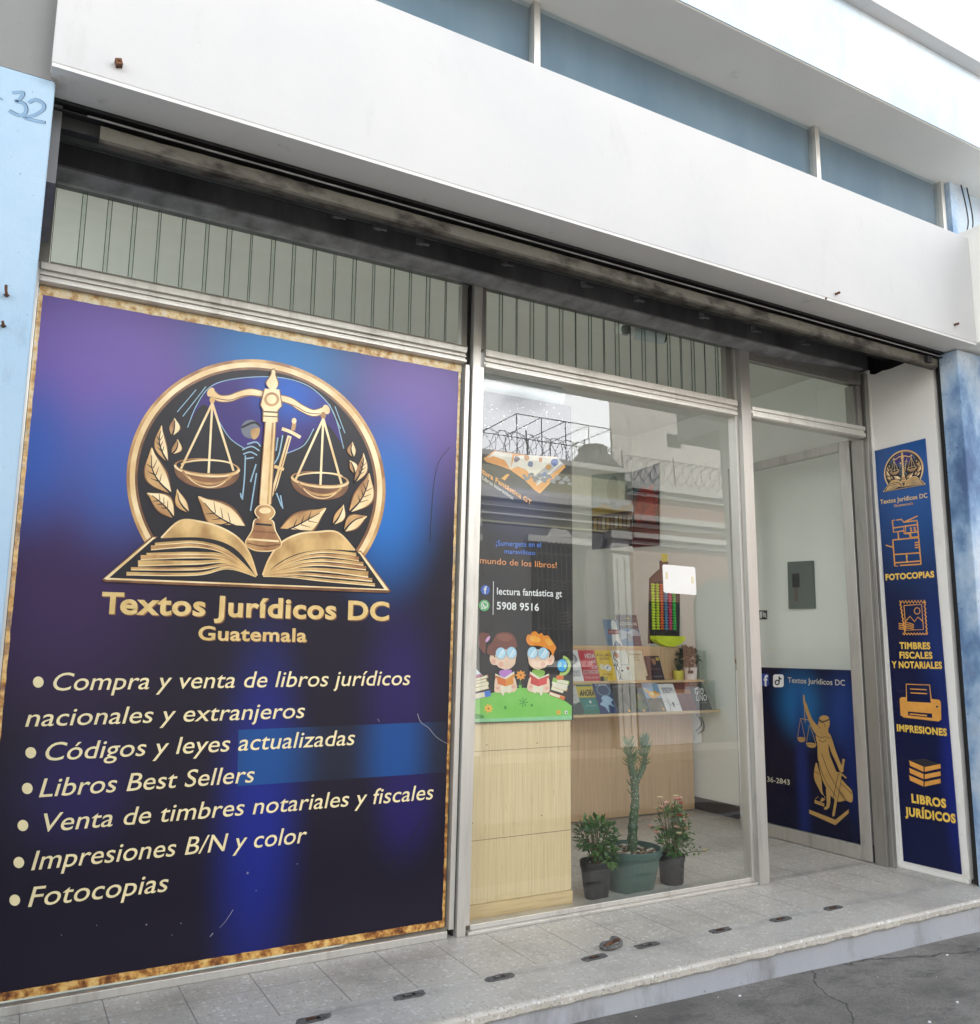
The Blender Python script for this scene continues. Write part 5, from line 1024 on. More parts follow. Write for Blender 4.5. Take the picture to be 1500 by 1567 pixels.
# ------------------------------------------------------------------ the tiered book display at the back of the shop
SH = thing('book_display', 'beech counter with three tiers of slanted book shelves', 'book display', (3.8, 1.6, 0))
m = MB(); m.box(1.2, 4.665, 1.66, 1.685, 0.012, 0.735); m.build('front_panel', 'beech', SH, bevel=0.002)
def shelf(y0, y1, z, x1): m = MB(); m.box(1.2, x1, y0, y1, z - 0.018, z); m.build('shelf', 'beechh', SH, bevel=0.002)
Y1, Y2, Y3 = 1.38, 1.50, 1.62
def zpx(px, py, y): return spot(px, py, 1, y).z
Z1, Z2, Z3 = zpx(1000, 1090, Y1), zpx(1000, 1041, Y2), zpx(1000, 989, Y3)
shelf(Y1, 1.70, Z1, spot(1103, 1091, 1, Y1).x); shelf(Y2, 1.80, Z2, spot(1080, 1044, 1, Y2).x); shelf(Y3, 1.95, Z3, spot(1050, 991, 1, Y3).x)
m = MB(); m.box(1.2, 4.60, Y2 + 0.115, Y2 + 0.13, Z2, Z3 - 0.018); m.box(1.2, 4.60, Y1 + 0.17, Y1 + 0.185, Z1, Z2 - 0.018); m.build('back_board', 'beech', SH)
m = MB()
for y, z, x in ((Y1, Z1, spot(1095, 1060, 1, Y1).x), (Y2, Z2, spot(1081, 1010, 1, Y2).x)):
    m.box(x, x + 0.004, y + 0.005, y + 0.12, z, z + 0.215)
m.build('end_plate', ['acryl'], SH)
def coverart(A, spec, w_, h):
    for s in spec:
        k = s[0]
        if k == 'r': A.p([(s[1] * w_, s[2] * h), (s[3] * w_, s[2] * h), (s[3] * w_, s[4] * h), (s[1] * w_, s[4] * h)], I(*s[5]))
        elif k == 'e': A.ell(s[1] * w_, s[2] * h, s[3] * w_, s[4] * h, I(*s[5]))
        elif k == 't': A.text(s[1], s[2] * w_, s[3] * h, s[4] * w_, s[3] * h, s[5] * h, I(*s[6]), 0, s[7] if len(s) > 7 else 0.0)
        elif k == 's': A.spl([(a * w_, b * h) for a, b in s[1]], I(*s[2]), 4)
        elif k == 'l': A.line([(a * w_, b * h) for a, b in s[1]], s[2] * w_, I(*s[3]), 4)
def make_book(label, x, y, z, w_, h, th, tilt, cover, spec, group):
    o = thing('book', label, 'book', (x, y, z), group)
    c, q = math.cos(tilt), math.sin(tilt)
    up = Vector((0, q, c)); nn = Vector((0, -c, q)); ex = Vector((1, 0, 0)); O = Vector((x, y, z))
    m = MB(); m.obox(O + ex * w_ / 2 + up * h / 2 - nn * th / 2, ex * w_ / 2, nn * th / 2, up * h / 2); m.build('cover', I(*cover), o, bevel=0.001)
    m = MB(); m.obox(O + ex * (w_ / 2 + 0.002) + up * (h / 2) - nn * th / 2, ex * w_ / 2, nn * (th / 2 - 0.002), up * (h / 2 - 0.003)); m.build('pages', 'paper', o)
    A = Art(lambda u, v: O + ex * u + up * (h - v), nn, 0.0004, 4e-5)
    coverart(A, spec, w_, h); A.done('cover_print', o); return o
K = lambda *c: c
Wt = ('white', (0.82, 0.82, 0.82)); Bk = ('ink_black', (0.01, 0.01, 0.012)); Gy = ('mid_grey', (0.25, 0.25, 0.26)); Rd = ('cover_red', (0.58, 0.06, 0.08)); Yl = ('cover_yellow', (0.80, 0.55, 0.03)); Or = ('flame', (0.85, 0.42, 0.05)); Dg = ('charcoal', (0.03, 0.035, 0.04))
rowlo = [
 ('pale book with a grey landscape, half hidden at the left end of the lowest shelf', ('cover_pale', (0.55, 0.56, 0.52)), [('r', 0, .62, 1, 1, ('grey_green', (0.16, 0.20, 0.18))), ('s', [(0, .72), (.3, .62), (.6, .7), (1, .58), (1, 1), (0, 1)], ('dark_hill', (0.08, 0.11, 0.10))), ('t', 'LA LEY', .25, .25, .8, .07, Gy), ('t', 'y el tiempo', .2, .38, .85, .05, Gy), ('t', 'del libro', .3, .50, .8, .05, Gy)]),
 ('green and yellow book titled AHORA on the lowest shelf', ('ahora_yellow', (0.62, 0.50, 0.06)), [('r', 0, .45, 1, 1, ('sea_green', (0.06, 0.22, 0.16))), ('r', .05, .02, .95, .08, ('sea_green2', (0.04, 0.16, 0.15))), ('r', .14, .5, 1, .86, ('teal', (0.05, 0.25, 0.22))), ('t', 'AHORA', .1, .40, .95, .19, Bk, .02), ('e', .6, .6, .06, .05, Wt), ('t', 'El poder', .3, .75, .9, .06, ('teal_text', (0.4, 0.6, 0.5)))]),
 ('blue book with a pale leaping figure on the lowest shelf', ('night_blue', (0.03, 0.06, 0.18)), [('e', .55, .25, .42, .2, ('sky_teal', (0.12, 0.22, 0.30))), ('e', .55, .25, .33, .15, ('night_blue2', (0.04, 0.07, 0.15))), ('s', [(.3, .48), (.6, .42), (.95, .55), (.8, .66), (.9, .8), (.6, .72), (.5, .98), (.35, .8), (.1, .7), (.3, .6)], ('ice', (0.35, 0.55, 0.72))), ('t', 'EL HECHIZO', .15, .1, .85, .05, Wt)]),
 ('dark grey book with a faint thin figure on the lowest shelf', ('charcoal', (0.03, 0.035, 0.04)), [('s', [(.5, .3), (.6, .35), (.55, .6), (.75, .8), (.5, .95), (.3, .8), (.45, .6)], ('ash', (0.08, 0.09, 0.09))), ('l', [(.3, .8), (.6, .4), (.8, .25)], .02, ('ash2', (0.25, 0.25, 0.2))), ('t', 'EL RETORNO', .15, .1, .85, .05, ('ash3', (0.35, 0.35, 0.36))), ('e', .72, .93, .08, .04, Or)]),
 ('dark book with a green and brown creature on the lowest shelf', ('bottle', (0.025, 0.04, 0.035)), [('s', [(.4, .4), (.7, .35), (.85, .5), (.7, .65), (.9, .85), (.5, .95), (.2, .8), (.35, .6)], ('moss', (0.10, 0.14, 0.03))), ('s', [(.45, .45), (.6, .42), (.65, .55), (.5, .58)], ('tan', (0.25, 0.15, 0.05))), ('t', 'EL RETORNO', .15, .1, .85, .05, ('ash3', (0.35, 0.35, 0.36))), ('e', .6, .94, .08, .04, Or)]),
 ('sky blue book with a flaming bird on the lowest shelf', ('azure', (0.25, 0.42, 0.60)), [('r', 0, .55, 1, 1, ('umber', (0.10, 0.09, 0.05))), ('s', [(.05, .2), (.35, .32), (.7, .3), (.95, .45), (.7, .52), (.4, .56), (.2, .42)], Or), ('s', [(.3, .35), (.6, .36), (.5, .46)], ('flame2', (0.9, 0.7, 0.3))), ('s', [(.1, .7), (.5, .6), (.9, .75), (.8, .95), (.2, .92)], ('umber2', (0.18, 0.15, 0.09))), ('t', 'EL FUEGO', .2, .1, .8, .05, Wt), ('e', .85, .92, .06, .05, Or)]),
 ('white book with a small black bird on bare twigs on the lowest shelf', ('white', (0.82, 0.82, 0.82)), [('t', 'PERDONA', .15, .2, .85, .05, ('ink_blue', (0.05, 0.08, 0.2))), ('t', 'SI TE VAS', .15, .27, .8, .05, ('ink_blue', (0.05, 0.08, 0.2))), ('t', 'A VOLAR', .15, .34, .6, .05, ('ink_blue', (0.05, 0.08, 0.2))), ('l', [(.25, .98), (.32, .75), (.3, .55)], .02, Bk), ('l', [(.32, .8), (.55, .7)], .015, Bk), ('l', [(.3, .75), (.15, .62)], .015, Bk), ('s', [(.55, .66), (.62, .7), (.6, .82), (.54, .86), (.52, .74)], Bk), ('l', [(.4, .78), (.95, .77)], .01, Gy)]),
 ('plain maroon book with an orange band on the lowest shelf', ('maroon', (0.14, 0.025, 0.02)), [('r', 0, .25, 1, .42, ('tan_band', (0.36, 0.16, 0.07))), ('r', .1, .82, .9, .83, ('maroon2', (0.25, 0.05, 0.04)))]),
 ('black book with large white hand lettering at the right end of the lowest shelf', ('charcoal', (0.03, 0.035, 0.04)), [('t', 'ERIC VICTOR', .1, .12, .75, .06, ('ash3', (0.35, 0.35, 0.36))), ('t', 'GIO', .2, .46, .8, .19, Wt, .02), ('t', 'LINO', .15, .68, .85, .19, Wt, .02), ('l', [(.25, .28), (.6, .22), (.8, .4)], .02, Wt), ('t', 'la novela', .2, .77, .8, .05, ('ash3', (0.35, 0.35, 0.36)))])]
rowmid = [
 ('white book with a grey disc titled C\u00d3DIGO DINERO on the middle shelf', ('white', (0.82, 0.82, 0.82)), [('e', .45, .28, .42, .2, Gy), ('e', .48, .27, .28, .13, ('pale_grey', (0.45, 0.45, 0.46))), ('e', .45, .3, .16, .08, ('mid_grey2', (0.15, 0.15, 0.16))), ('t', 'C\u00d3DIGO', .05, .74, .85, .08, Gy, .01), ('t', 'DINERO', .05, .85, .85, .08, Gy, .01)]),
 ('red book titled VIDA DE LOS ESTOICOS on the middle shelf', ('cover_red', (0.58, 0.06, 0.08)), [('t', 'VIDA', .3, .26, .95, .13, Wt, .01), ('t', 'DE', .7, .42, .93, .08, Wt), ('t', 'LOS', .65, .60, .95, .09, Wt), ('t', 'ESTOICOS', .04, .76, .95, .10, Wt, .005), ('t', 'RYAN BRAND', .1, .92, .9, .05, ('pink_text', (0.8, 0.5, 0.5)), .01)]),
 ('yellow book with two small coins on the middle shelf', ('cover_yellow', (0.80, 0.55, 0.03)), [('t', 'A LA LIBRE,', .05, .2, .95, .08, ('brown_text', (0.3, 0.16, 0.02)), .01), ('t', 'LA VIDA', .2, .32, .8, .08, ('brown_text', (0.3, 0.16, 0.02)), .01), ('e', .25, .55, .16, .09, ('pale_coin', (0.75, 0.70, 0.5))), ('e', .6, .58, .22, .11, Wt), ('l', [(.5, .62), (.65, .52)], .05, Bk), ('t', 'ROBIN', .2, .82, .75, .05, ('brown_text', (0.3, 0.16, 0.02)))]),
 ('cream book with a black vine and a red flower on the middle shelf', ('ivory', (0.72, 0.71, 0.64)), [('l', [(.12, .98), (.3, .8), (.1, .6), (.3, .42), (.1, .25), (.25, .05)], .05, Bk), ('l', [(.35, .98), (.15, .82), (.32, .6), (.12, .42)], .03, Bk), ('s', [(.2, .1), (.4, .08), (.45, .2), (.3, .26), (.2, .2)], ('rose', (0.55, 0.18, 0.08))), ('e', .85, .6, .08, .06, ('seal', (0.35, 0.1, 0.05))), ('e', .45, .68, .08, .03, Bk), ('e', .05, .5, .07, .03, Bk), ('r', .45, .47, .95, .485, Gy)]),
 ('cream book with a line of printed verse on the middle shelf', ('cream_cover', (0.72, 0.66, 0.48)), [('t', 'Si me dijeran', .12, .16, .88, .07, ('brown_text', (0.3, 0.16, 0.02)), .01), ('t', 'que no', .35, .25, .7, .06, ('brown_text', (0.3, 0.16, 0.02))), ('t', 'estas', .4, .34, .7, .06, ('brown_text', (0.3, 0.16, 0.02))), ('l', [(.35, .42), (.75, .42)], .012, Gy), ('l', [(.35, .5), (.75, .5)], .012, Gy), ('l', [(.35, .58), (.75, .58)], .012, Gy), ('l', [(.4, .66), (.7, .66)], .012, Gy), ('l', [(.6, .2), (.9, .35), (.85, .6), (.6, .75), (.55, .95)], .012, ('rose_line', (0.6, 0.4, 0.25)))]),
 ('small dark purple book with a portrait on the middle shelf', ('aubergine', (0.035, 0.018, 0.03)), [('s', [(.4, .12), (.6, .12), (.66, .24), (.58, .36), (.44, .36), (.36, .24)], ('portrait', (0.36, 0.17, 0.10))), ('r', .7, .06, .95, .2, ('gold_dot', (0.5, 0.36, 0.06))), ('t', 'ME QUEDO', .15, .58, .85, .05, ('pink_text2', (0.4, 0.2, 0.25))), ('t', 'MARIO PUERTA', .2, .88, .85, .05, ('pale_grey', (0.45, 0.45, 0.46)))])]
x0 = spot(873, 1090, 1, Y1).x - 0.02; x1 = spot(1096, 1090, 1, Y1).x - 0.01
for i, (lb, cv, spec) in enumerate(rowlo):
    w_ = (x1 - x0) / 9 * (0.99 if i not in (2, 3, 4) else 0.985)
    make_book(lb, x0 + (x1 - x0) * i / 9, Y1 + 0.025 + 0.002 * (i % 2), Z1, w_, 0.212 + 0.008 * ((i * 7) % 3), 0.016, rad(27), cv, spec, 'books leaning on the lowest shelf')
x0 = spot(871, 1041, 1, Y2).x; x1 = spot(1020, 1041, 1, Y2).x
for i, (lb, cv, spec) in enumerate(rowmid):
    w_ = (x1 - x0) / 6 * 0.985; h = 0.225 if i < 5 else 0.185
    make_book(lb, x0 + (x1 - x0) * i / 6 + (0.02 if i == 5 else 0), Y2 + 0.02 + 0.002 * (i % 2), Z2, w_ * (0.98 if i < 5 else 0.92), h, 0.018, rad(20), cv, spec, 'books leaning on the middle shelf')
p = spot(936, 988, 1, Y3); make_book('white and blue flyer book standing on the top shelf', p.x - 0.01, Y3 + 0.03, Z3, 0.135, 0.20, 0.008, rad(16), ('slate_blue', (0.16, 0.24, 0.36)), [('s', [(.35, 1), (.45, .45), (.55, .05), (.8, .05), (.85, .4), (1, .98), (.8, .9), (.6, .8)], Wt), ('e', .68, .14, .14, .1, Wt), ('r', .2, .38, .95, .56, ('brick_label', (0.32, 0.08, 0.07))), ('t', 'NUEVO C\u00d3DIGO', .25, .5, .9, .06, Wt)], 'books standing on the top shelf')
p = spot(955, 988, 1, Y3); make_book('dark book titled C\u00d3DIGO CIVIL standing on the top shelf', p.x + 0.008, Y3 + 0.03, Z3, 0.185, 0.24, 0.02, rad(14), ('plum_grey', (0.07, 0.06, 0.09)), [('t', 'C\u00d3DIGO CIVIL', .06, .34, .94, .085, Wt, .015), ('l', [(.4, .12), (.62, .12)], .03, ('gold_dot', (0.5, 0.36, 0.06))), ('l', [(.51, .06), (.51, .22)], .03, ('gold_dot', (0.5, 0.36, 0.06))), ('r', 0, .45, 1, 1, ('blue_photo', (0.10, 0.20, 0.38))), ('s', [(0, .5), (.4, .55), (.7, .46), (1, .6), (1, .75), (.5, .7), (0, .8)], ('cloud_photo', (0.4, 0.46, 0.55))), ('r', .3, .62, .55, .85, ('facade_photo', (0.25, 0.28, 0.33))), ('r', .6, .68, 1, 1, ('dusk_photo', (0.10, 0.08, 0.12)))], 'books standing on the top shelf')
for px in (924, 994):
    p = spot(px, 1041, 1, Y2); m = MB(); m.box(p.x, p.x + 0.035, Y2 - 0.002, Y2 + 0.006, Z2, Z2 + 0.028, 0); m.box(p.x - 0.012, p.x - 0.001, Y2 - 0.004, Y2 + 0.02, Z2, Z2 + 0.03, 1)
    tag(m.build('shelf_clip', ['acryl', 'nearblack']), 'small clear clip on the edge of the middle shelf under the %s book' % ('yellow' if px == 924 else 'small dark purple'), 'clip')
# standing rack of coloured pegs
YR = 1.66
RK = thing('eraser_rack', 'black hanging rack with six columns of bright coloured erasers and a lime tray', 'display rack', (spot(1018, 990, 1, YR).x, YR, Z3))
rk = lambda px, py: spot(px, py, 1, YR)
m = MB(); m.prism([rk(994, 985), rk(1040, 985), rk(1041, 908), rk(1034, 880), rk(1022, 870), rk(1022, 858), rk(1012, 858), rk(1012, 870), rk(1003, 878), rk(996, 885)], (0, 0.02, 0)); m.build('backing_board', ['nearblack'], RK)
m = MB(); m.prism([rk(996, 889) - Vector((0, .001, 0)), rk(1034, 889) - Vector((0, .001, 0)), rk(1033, 880) - Vector((0, .001, 0)), rk(1022, 870) - Vector((0, .001, 0)), rk(1022, 860) - Vector((0, .001, 0)), rk(1012, 860) - Vector((0, .001, 0)), rk(1012, 870) - Vector((0, .001, 0)), rk(1003, 878) - Vector((0, .001, 0))], (0, -0.004, 0)); m.build('header_card', pm('brown_header', (0.07, 0.03, 0.022), 0.5), RK)
m = MB(); m.prism([rk(1013, 860) - Vector((0, .006, 0)), rk(1021, 860) - Vector((0, .006, 0)), rk(1021, 848) - Vector((0, .006, 0)), rk(1013, 847) - Vector((0, .006, 0))], (0, 0.012, 0)); m.build('hanger_tab', 'potyellow', RK)
for k, c in enumerate(((0.62, 0.80, 0.03), (0.62, 0.80, 0.03), (0.85, 0.16, 0.03), (0.12, 0.32, 0.58), (0.72, 0.06, 0.20), (0.05, 0.62, 0.10))):
    x = rk(998.5 + k * 6.3, 930).x; za, zb = rk(1000, 964).z, rk(1000, 893).z; m = MB(); nb = 17
    for i in range(nb): m.ball((x, YR - 0.012, za + (zb - za) * (i + .5) / nb), 0.0165, 0, 5, 0.66)
    m.build('eraser_column', I('peg_%d' % (k or 1), c, 0.4), RK, smooth=True)
m = MB()
for k in range(14): x = rk(996.5 + k * 3.1, 970).x; m.box(x, x + 0.004, YR - 0.012, YR - 0.001, rk(1000, 976).z, rk(1000, 966).z)
m.build('rack_wire', 'iron', RK)
m = MB(); q0, q1 = rk(994.5, 973), rk(1040, 973); zt = q0.z; pts = [(q0.x, zt), (q1.x, zt)] + [(q1.x - (q1.x - q0.x) * (0.02 + 0.96 * i / 12), zt - 0.028 - 0.052 * math.sin(math.pi * i / 12) ** 0.7) for i in range(13)]
m.prism([(a, YR - 0.07, b) for a, b in pts], (0, 0.068, 0)); m.build('tray', I('lime', (0.70, 0.85, 0.02), 0.4), RK)
# two little pots on the middle shelf
for px, nm, rt, h, mt, lab, lf_ in ((1038.5, 'small_plant', 0.042, 0.066, 'potyellow', 'tiny plant in a yellow pot at the right of the middle shelf', 0), (1057, 'small_plant', 0.052, 0.088, 'white', 'dark trailing plant in a white pot at the right end of the middle shelf', 1)):
    p = spot(px, 1041, 1, Y2 + 0.06); o = thing(nm, lab, 'potted plant', (p.x, Y2 + 0.06, Z2), 'little pots on the middle shelf')
    m = MB(); m.lathe([(0.001, 0), (rt * .84, 0), (rt * .86, .003), (rt, h), (rt - .004, h), (rt - .008, h - .012), (.001, h - .012)], p.x, Y2 + 0.06, Z2, 24); m.build('pot', mt, o)
    m = MB()
    if lf_:
        leaf_cloud(m, (p.x - 0.035, Y2 + 0.05, Z2 + 0.165), 0.068, 0.06, 150, 0.05, 0.02, 0, 0.1, 31); m.build('foliage', 'leafd', o)
        m = MB(); p2 = spot(1053, 1026, 1, Y2 + 0.005); m.box(p2.x, p2.x + 0.05, Y2 + 0.002, Y2 + 0.0065, Z2 + 0.045, Z2 + 0.068); m.build('pot_tag', 'nearblack', o)
    else:
        for k in range(9): m.tube([(p.x, Y2 + 0.06, Z2 + 0.05), (p.x - 0.03 + 0.008 * k, Y2 + 0.05, Z2 + 0.10), (p.x - 0.06 + 0.014 * k, Y2 + 0.045, Z2 + 0.135 + 0.012 * (k % 3))], [0.003, 0.003, 0.001], 5)
        m.build('foliage', 'leafd', o)
m = MB(); p = spot(1066, 1098, 1, 1.6); m.tube(smooth([(p.x, 1.6, p.z + 0.02), (p.x + 0.05, 1.59, p.z - 0.02), (p.x + 0.06, 1.59, p.z - 0.09), (p.x + 0.01, 1.6, p.z - 0.12)], 5, False), 0.004, 6); m.tube(smooth([(p.x + 0.02, 1.6, p.z + 0.01), (p.x + 0.03, 1.58, p.z - 0.05), (p.x - 0.01, 1.6, p.z - 0.10)], 5, False), 0.004, 6)
tag(m.build('cable', 'cord'), 'black cable looped under the right end of the lowest book shelf', 'cable')
# posters, breaker panel, sticker, camera
def poster(name, lab, f, n_, mats): 
    o = thing(name, lab, 'poster', tuple(f(0.5, 0.5))); A = Art(f, n_, 0.004, 1e-4); mats(A); A.done('poster_print', o)
    m = MB(); m.prism([f(0, 0), f(1, 0), f(1, 1), f(0, 1)], Vector(n_) * 0.0035); m.build('poster_board', I('poster_back', (0.30, 0.34, 0.30)), o)
def f1(u, v): return spot(906 + 61 * u, 727 - 5 * u + v * 114, 1, 2.395)
def art1(A):
    A.p([(0, 0), (1, 0), (1, .55), (0, .55)], I('poster_sky', (0.34, 0.42, 0.42))); A.p([(0, .45), (.3, .4), (.6, .48), (1, .42), (1, .62), (0, .62)], I('poster_gold', (0.50, 0.36, 0.08))); A.p([(0, .55), (1, .52), (1, .78), (0, .78)], I('poster_brown', (0.08, 0.05, 0.04)))
    for k in range(9): A.p([(.04 + k * .105, .58), (.11 + k * .105, .58), (.11 + k * .105, .74), (.04 + k * .105, .74)], I('poster_slat_%d' % (k % 3), ((0.36, 0.24, 0.09), (0.22, 0.13, 0.08), (0.45, 0.38, 0.26))[k % 3]))
    A.p([(0, .78), (1, .78), (1, 1), (0, 1)], I('poster_dusk', (0.09, 0.09, 0.12))); A.spl([(.4, .1), (.6, .05), (.65, .35), (.5, .42), (.38, .3)], I('poster_tree', (0.18, 0.24, 0.26)), 4)
poster('wall_poster', 'poster of a gold and brown townscape on the back wall of the shop', f1, (0, -1, 0), art1)
def f2(u, v): return spot(969 + 41 * u, 722 - 14 * u + v * (116 + 11 * u), 0, 4.715)
def art2(A):
    A.p([(0, 0), (1, 0), (1, 1), (0, 1)], I('poster_deep', (0.05, 0.025, 0.03))); A.p([(0, 0), (1, 0), (1, .3), (.4, .55), (0, .35)], I('poster_teal', (0.07, 0.12, 0.15)))
    for k in range(40): A.spl([(.45 + RND.uniform(-.3, .45) + .09 * math.cos(j * 1.26), .45 + RND.uniform(-.22, .3) + .035 * math.sin(j * 1.26)) for j in range(5)], I('poster_red_%d' % (k % 2), ((0.36, 0.03, 0.025), (0.22, 0.02, 0.025))[k % 2]), 3)
    A.p([(0, .72), (.5, .66), (1, .75), (1, 1), (0, 1)], I('poster_maroon', (0.10, 0.015, 0.02)))
poster('wall_poster', 'poster of a deep red tree on the side wall of the shop', f2, (-1, 0, 0), art2)
BX = 4.7195; BP = thing('breaker_panel', 'grey green electrical breaker panel on the white side wall behind the door', 'breaker panel', (BX, 0.45, 1.6))
bq = lambda px, py, x: spot(px, py, 0, x)
m = MB(); m.prism([bq(1205, 860, BX - 0.02), bq(1243, 858, BX - 0.02), bq(1246, 931, BX - 0.02), bq(1207, 932, BX - 0.02)], (0.02, 0, 0)); m.build('cover', 'breaker', BP, bevel=0.003)
m = MB(); m.prism([bq(1212, 878, BX - 0.022), bq(1223, 877, BX - 0.022), bq(1224, 899, BX - 0.022), bq(1213, 899, BX - 0.022)], (0.0015, 0, 0)); m.build('switch_window', 'black', BP)
m = MB(); m.prism([bq(1215, 900, BX - 0.0215), bq(1221, 900, BX - 0.0215), bq(1222, 920, BX - 0.0215), bq(1216, 920, BX - 0.0215)], (0.001, 0, 0)); m.build('rating_label', pm('brown_label', (0.12, 0.085, 0.075), 0.5), BP)
A = Art(lambda x, y: spot(x, y, 0, BX), (-1, 0, 0), 0.001)
A.p([(1161.5, 934), (1174.5, 934), (1174.5, 948), (1161.5, 948)], Bk and I(*Bk)); A.p([(1163, 936), (1166.5, 936), (1166.5, 946), (1163, 946)], WH); A.ell(1170, 941, 2.6, 3.2, WH, n=10); A.ell(1170, 941, 1.2, 1.6, I(*Bk), n=8); A.line([(1167.5, 936), (1173.5, 946)], .8, WH)
tag(A.done('wall_sticker', None), 'small black and white square sticker on the white wall behind the door', 'sticker')
SCm = thing('security_camera', 'white security camera behind the glass slats above the display window', 'camera', (3.05, 0.32, 3.03))
m = MB(); m.box(2.96, 3.12, 0.30, 0.36, 2.995, 3.05); m.lathe([(0.04, -0.015), (0.045, 0.0), (0.045, 0.02), (0.02, 0.03)], 2.99, 0.28, 3.0, 18); m.build('bracket', 'white', SCm, bevel=0.006)
m = MB(); m.tube([(3.02, 0.26, 2.985), (3.17, 0.18, 2.96)], [0.035, 0.035], 16); m.build('body', pm('pale_blue_plastic', (0.55, 0.62, 0.66), 0.35), SCm)
m = MB(); m.tube([(3.17, 0.18, 2.96), (3.178, 0.176, 2.959)], [0.026, 0.024], 16); m.build('lens', 'black', SCm)
m = MB(); m.lathe([(0.001, -0.028), (0.02, -0.02), (0.028, 0.0), (0.026, 0.02), (0.001, 0.03)], 2.925, 0.22, 2.975, 16); m.build('junction', 'breaker', SCm, smooth=True)

# ------------------------------------------------------------------ sockets of the shutter in the step, and a hook lying there
names = ('leftmost, cut by the bottom of the photo', 'second from the left, in the nosing', 'third from the left, rusty slot', 'orange rusted, just left of the iron hook', 'just right of the iron hook', 'third from the right', 'second from the right', 'rightmost, nearest the door')
for i, (px, py) in enumerate(((480, 1560), (627, 1524), (765, 1496), (910, 1466), (990, 1447), (1103, 1424), (1195, 1407), (1275, 1390))):
    p = spot(px, py, 2, 0); o = thing('bolt_socket', 'worn metal bolt socket in the step, ' + names[i], 'bolt socket', (p.x, p.y, 0), 'shutter bolt sockets along the step')
    m = MB(); sg = lambda q, e: math.copysign(abs(q) ** e, q)
    pts = [(p.x + 0.060 * sg(math.cos(a), 0.5) * (1 + .16 * noise.noise((i * 7.3, a * 3, 0.5))) + 0.012 * math.sin(a), p.y + 0.024 * sg(math.sin(a), 0.5) * (1 + .30 * noise.noise((i * 7.3, a * 3, 5.5))), 0.0006) for a in [2 * math.pi * k / 40 for k in range(40)]]
    m.prism(pts, (0, 0, 0.0012)); m.build('plate', 'rustdark', o)
    m = MB(); m.box(p.x - 0.024, p.x + 0.022, p.y - 0.008, p.y + 0.008, 0.003, 0.0036, 0); m.box(p.x - 0.02, p.x + 0.006, p.y - 0.005, p.y + 0.005, 0.0037, 0.007, 1); m.build('slot', ['nearblack', 'rusty' if i in (0, 3, 5, 6, 7) else 'rustdark'], o)
p = spot(937, 1452, 2, 0); HK = thing('iron_hook', 'dark bent iron hook lying on the step between two bolt sockets', 'hook', (p.x, p.y, 0))
m = MB(); m.tube(smooth([(p.x - 0.05, p.y + 0.005, 0.012), (p.x - 0.03, p.y + 0.022, 0.016), (p.x + 0.0, p.y + 0.015, 0.02), (p.x + 0.03, p.y + 0.03, 0.028), (p.x + 0.05, p.y + 0.012, 0.02), (p.x + 0.03, p.y - 0.008, 0.012), (p.x - 0.02, p.y - 0.016, 0.011), (p.x - 0.05, p.y - 0.002, 0.012)], 5, False), 0.009, 8); m.build('bent_bar', 'rustdark', HK, smooth=True)
m = MB(); m.tube(smooth([(p.x - 0.04, p.y - 0.004, 0.016), (p.x, p.y + 0.004, 0.022), (p.x + 0.045, p.y + 0.012, 0.026)], 4, False), 0.007, 8); m.build('tongue', 'rusty', HK, smooth=True)

# ------------------------------------------------------------------ across the street (seen mirrored in the glass)
def house(name, lab): return thing(name, lab, 'house', (0, -10, -0.2))
H1 = house('cream_house', 'old cream house with dark grey lower wall and grilled windows across the street')
m = MB(); m.box(-8, 10.85, -15, -10.0, 3.93, 5.22); m.build('upper_wall', 'cream', H1)
m = MB(); m.box(-8, 10.85, -15, -10.02, -0.22, 3.925); m.build('wall', 'dgrey', H1)
m = MB()
for z, h, y in ((5.18, 0.10, -9.90), (4.50, 0.10, -9.86), (4.36, 0.13, -9.78), (4.22, 0.08, -9.86), (4.08, 0.05, -9.93)): m.box(-8.02, 10.86, -10.1, y, z, z + h)
m.build('cornice', 'trim', H1)
m = MB()
for x in (10.33, 6.9, 3.2, -0.6):
    m.box(x, x + 0.42, -10.02, -9.86, -0.2, 3.95); m.box(x - 0.07, x + 0.49, -10.02, -9.82, 3.55, 3.66); m.box(x - 0.05, x + 0.47, -10.02, -9.80, 3.80, 3.95); m.box(x + 0.1, x + 0.14, -9.859, -9.84, 0, 3.4); m.box(x + 0.28, x + 0.32, -9.859, -9.84, 0, 3.4)
m.build('pilaster', 'trim', H1)
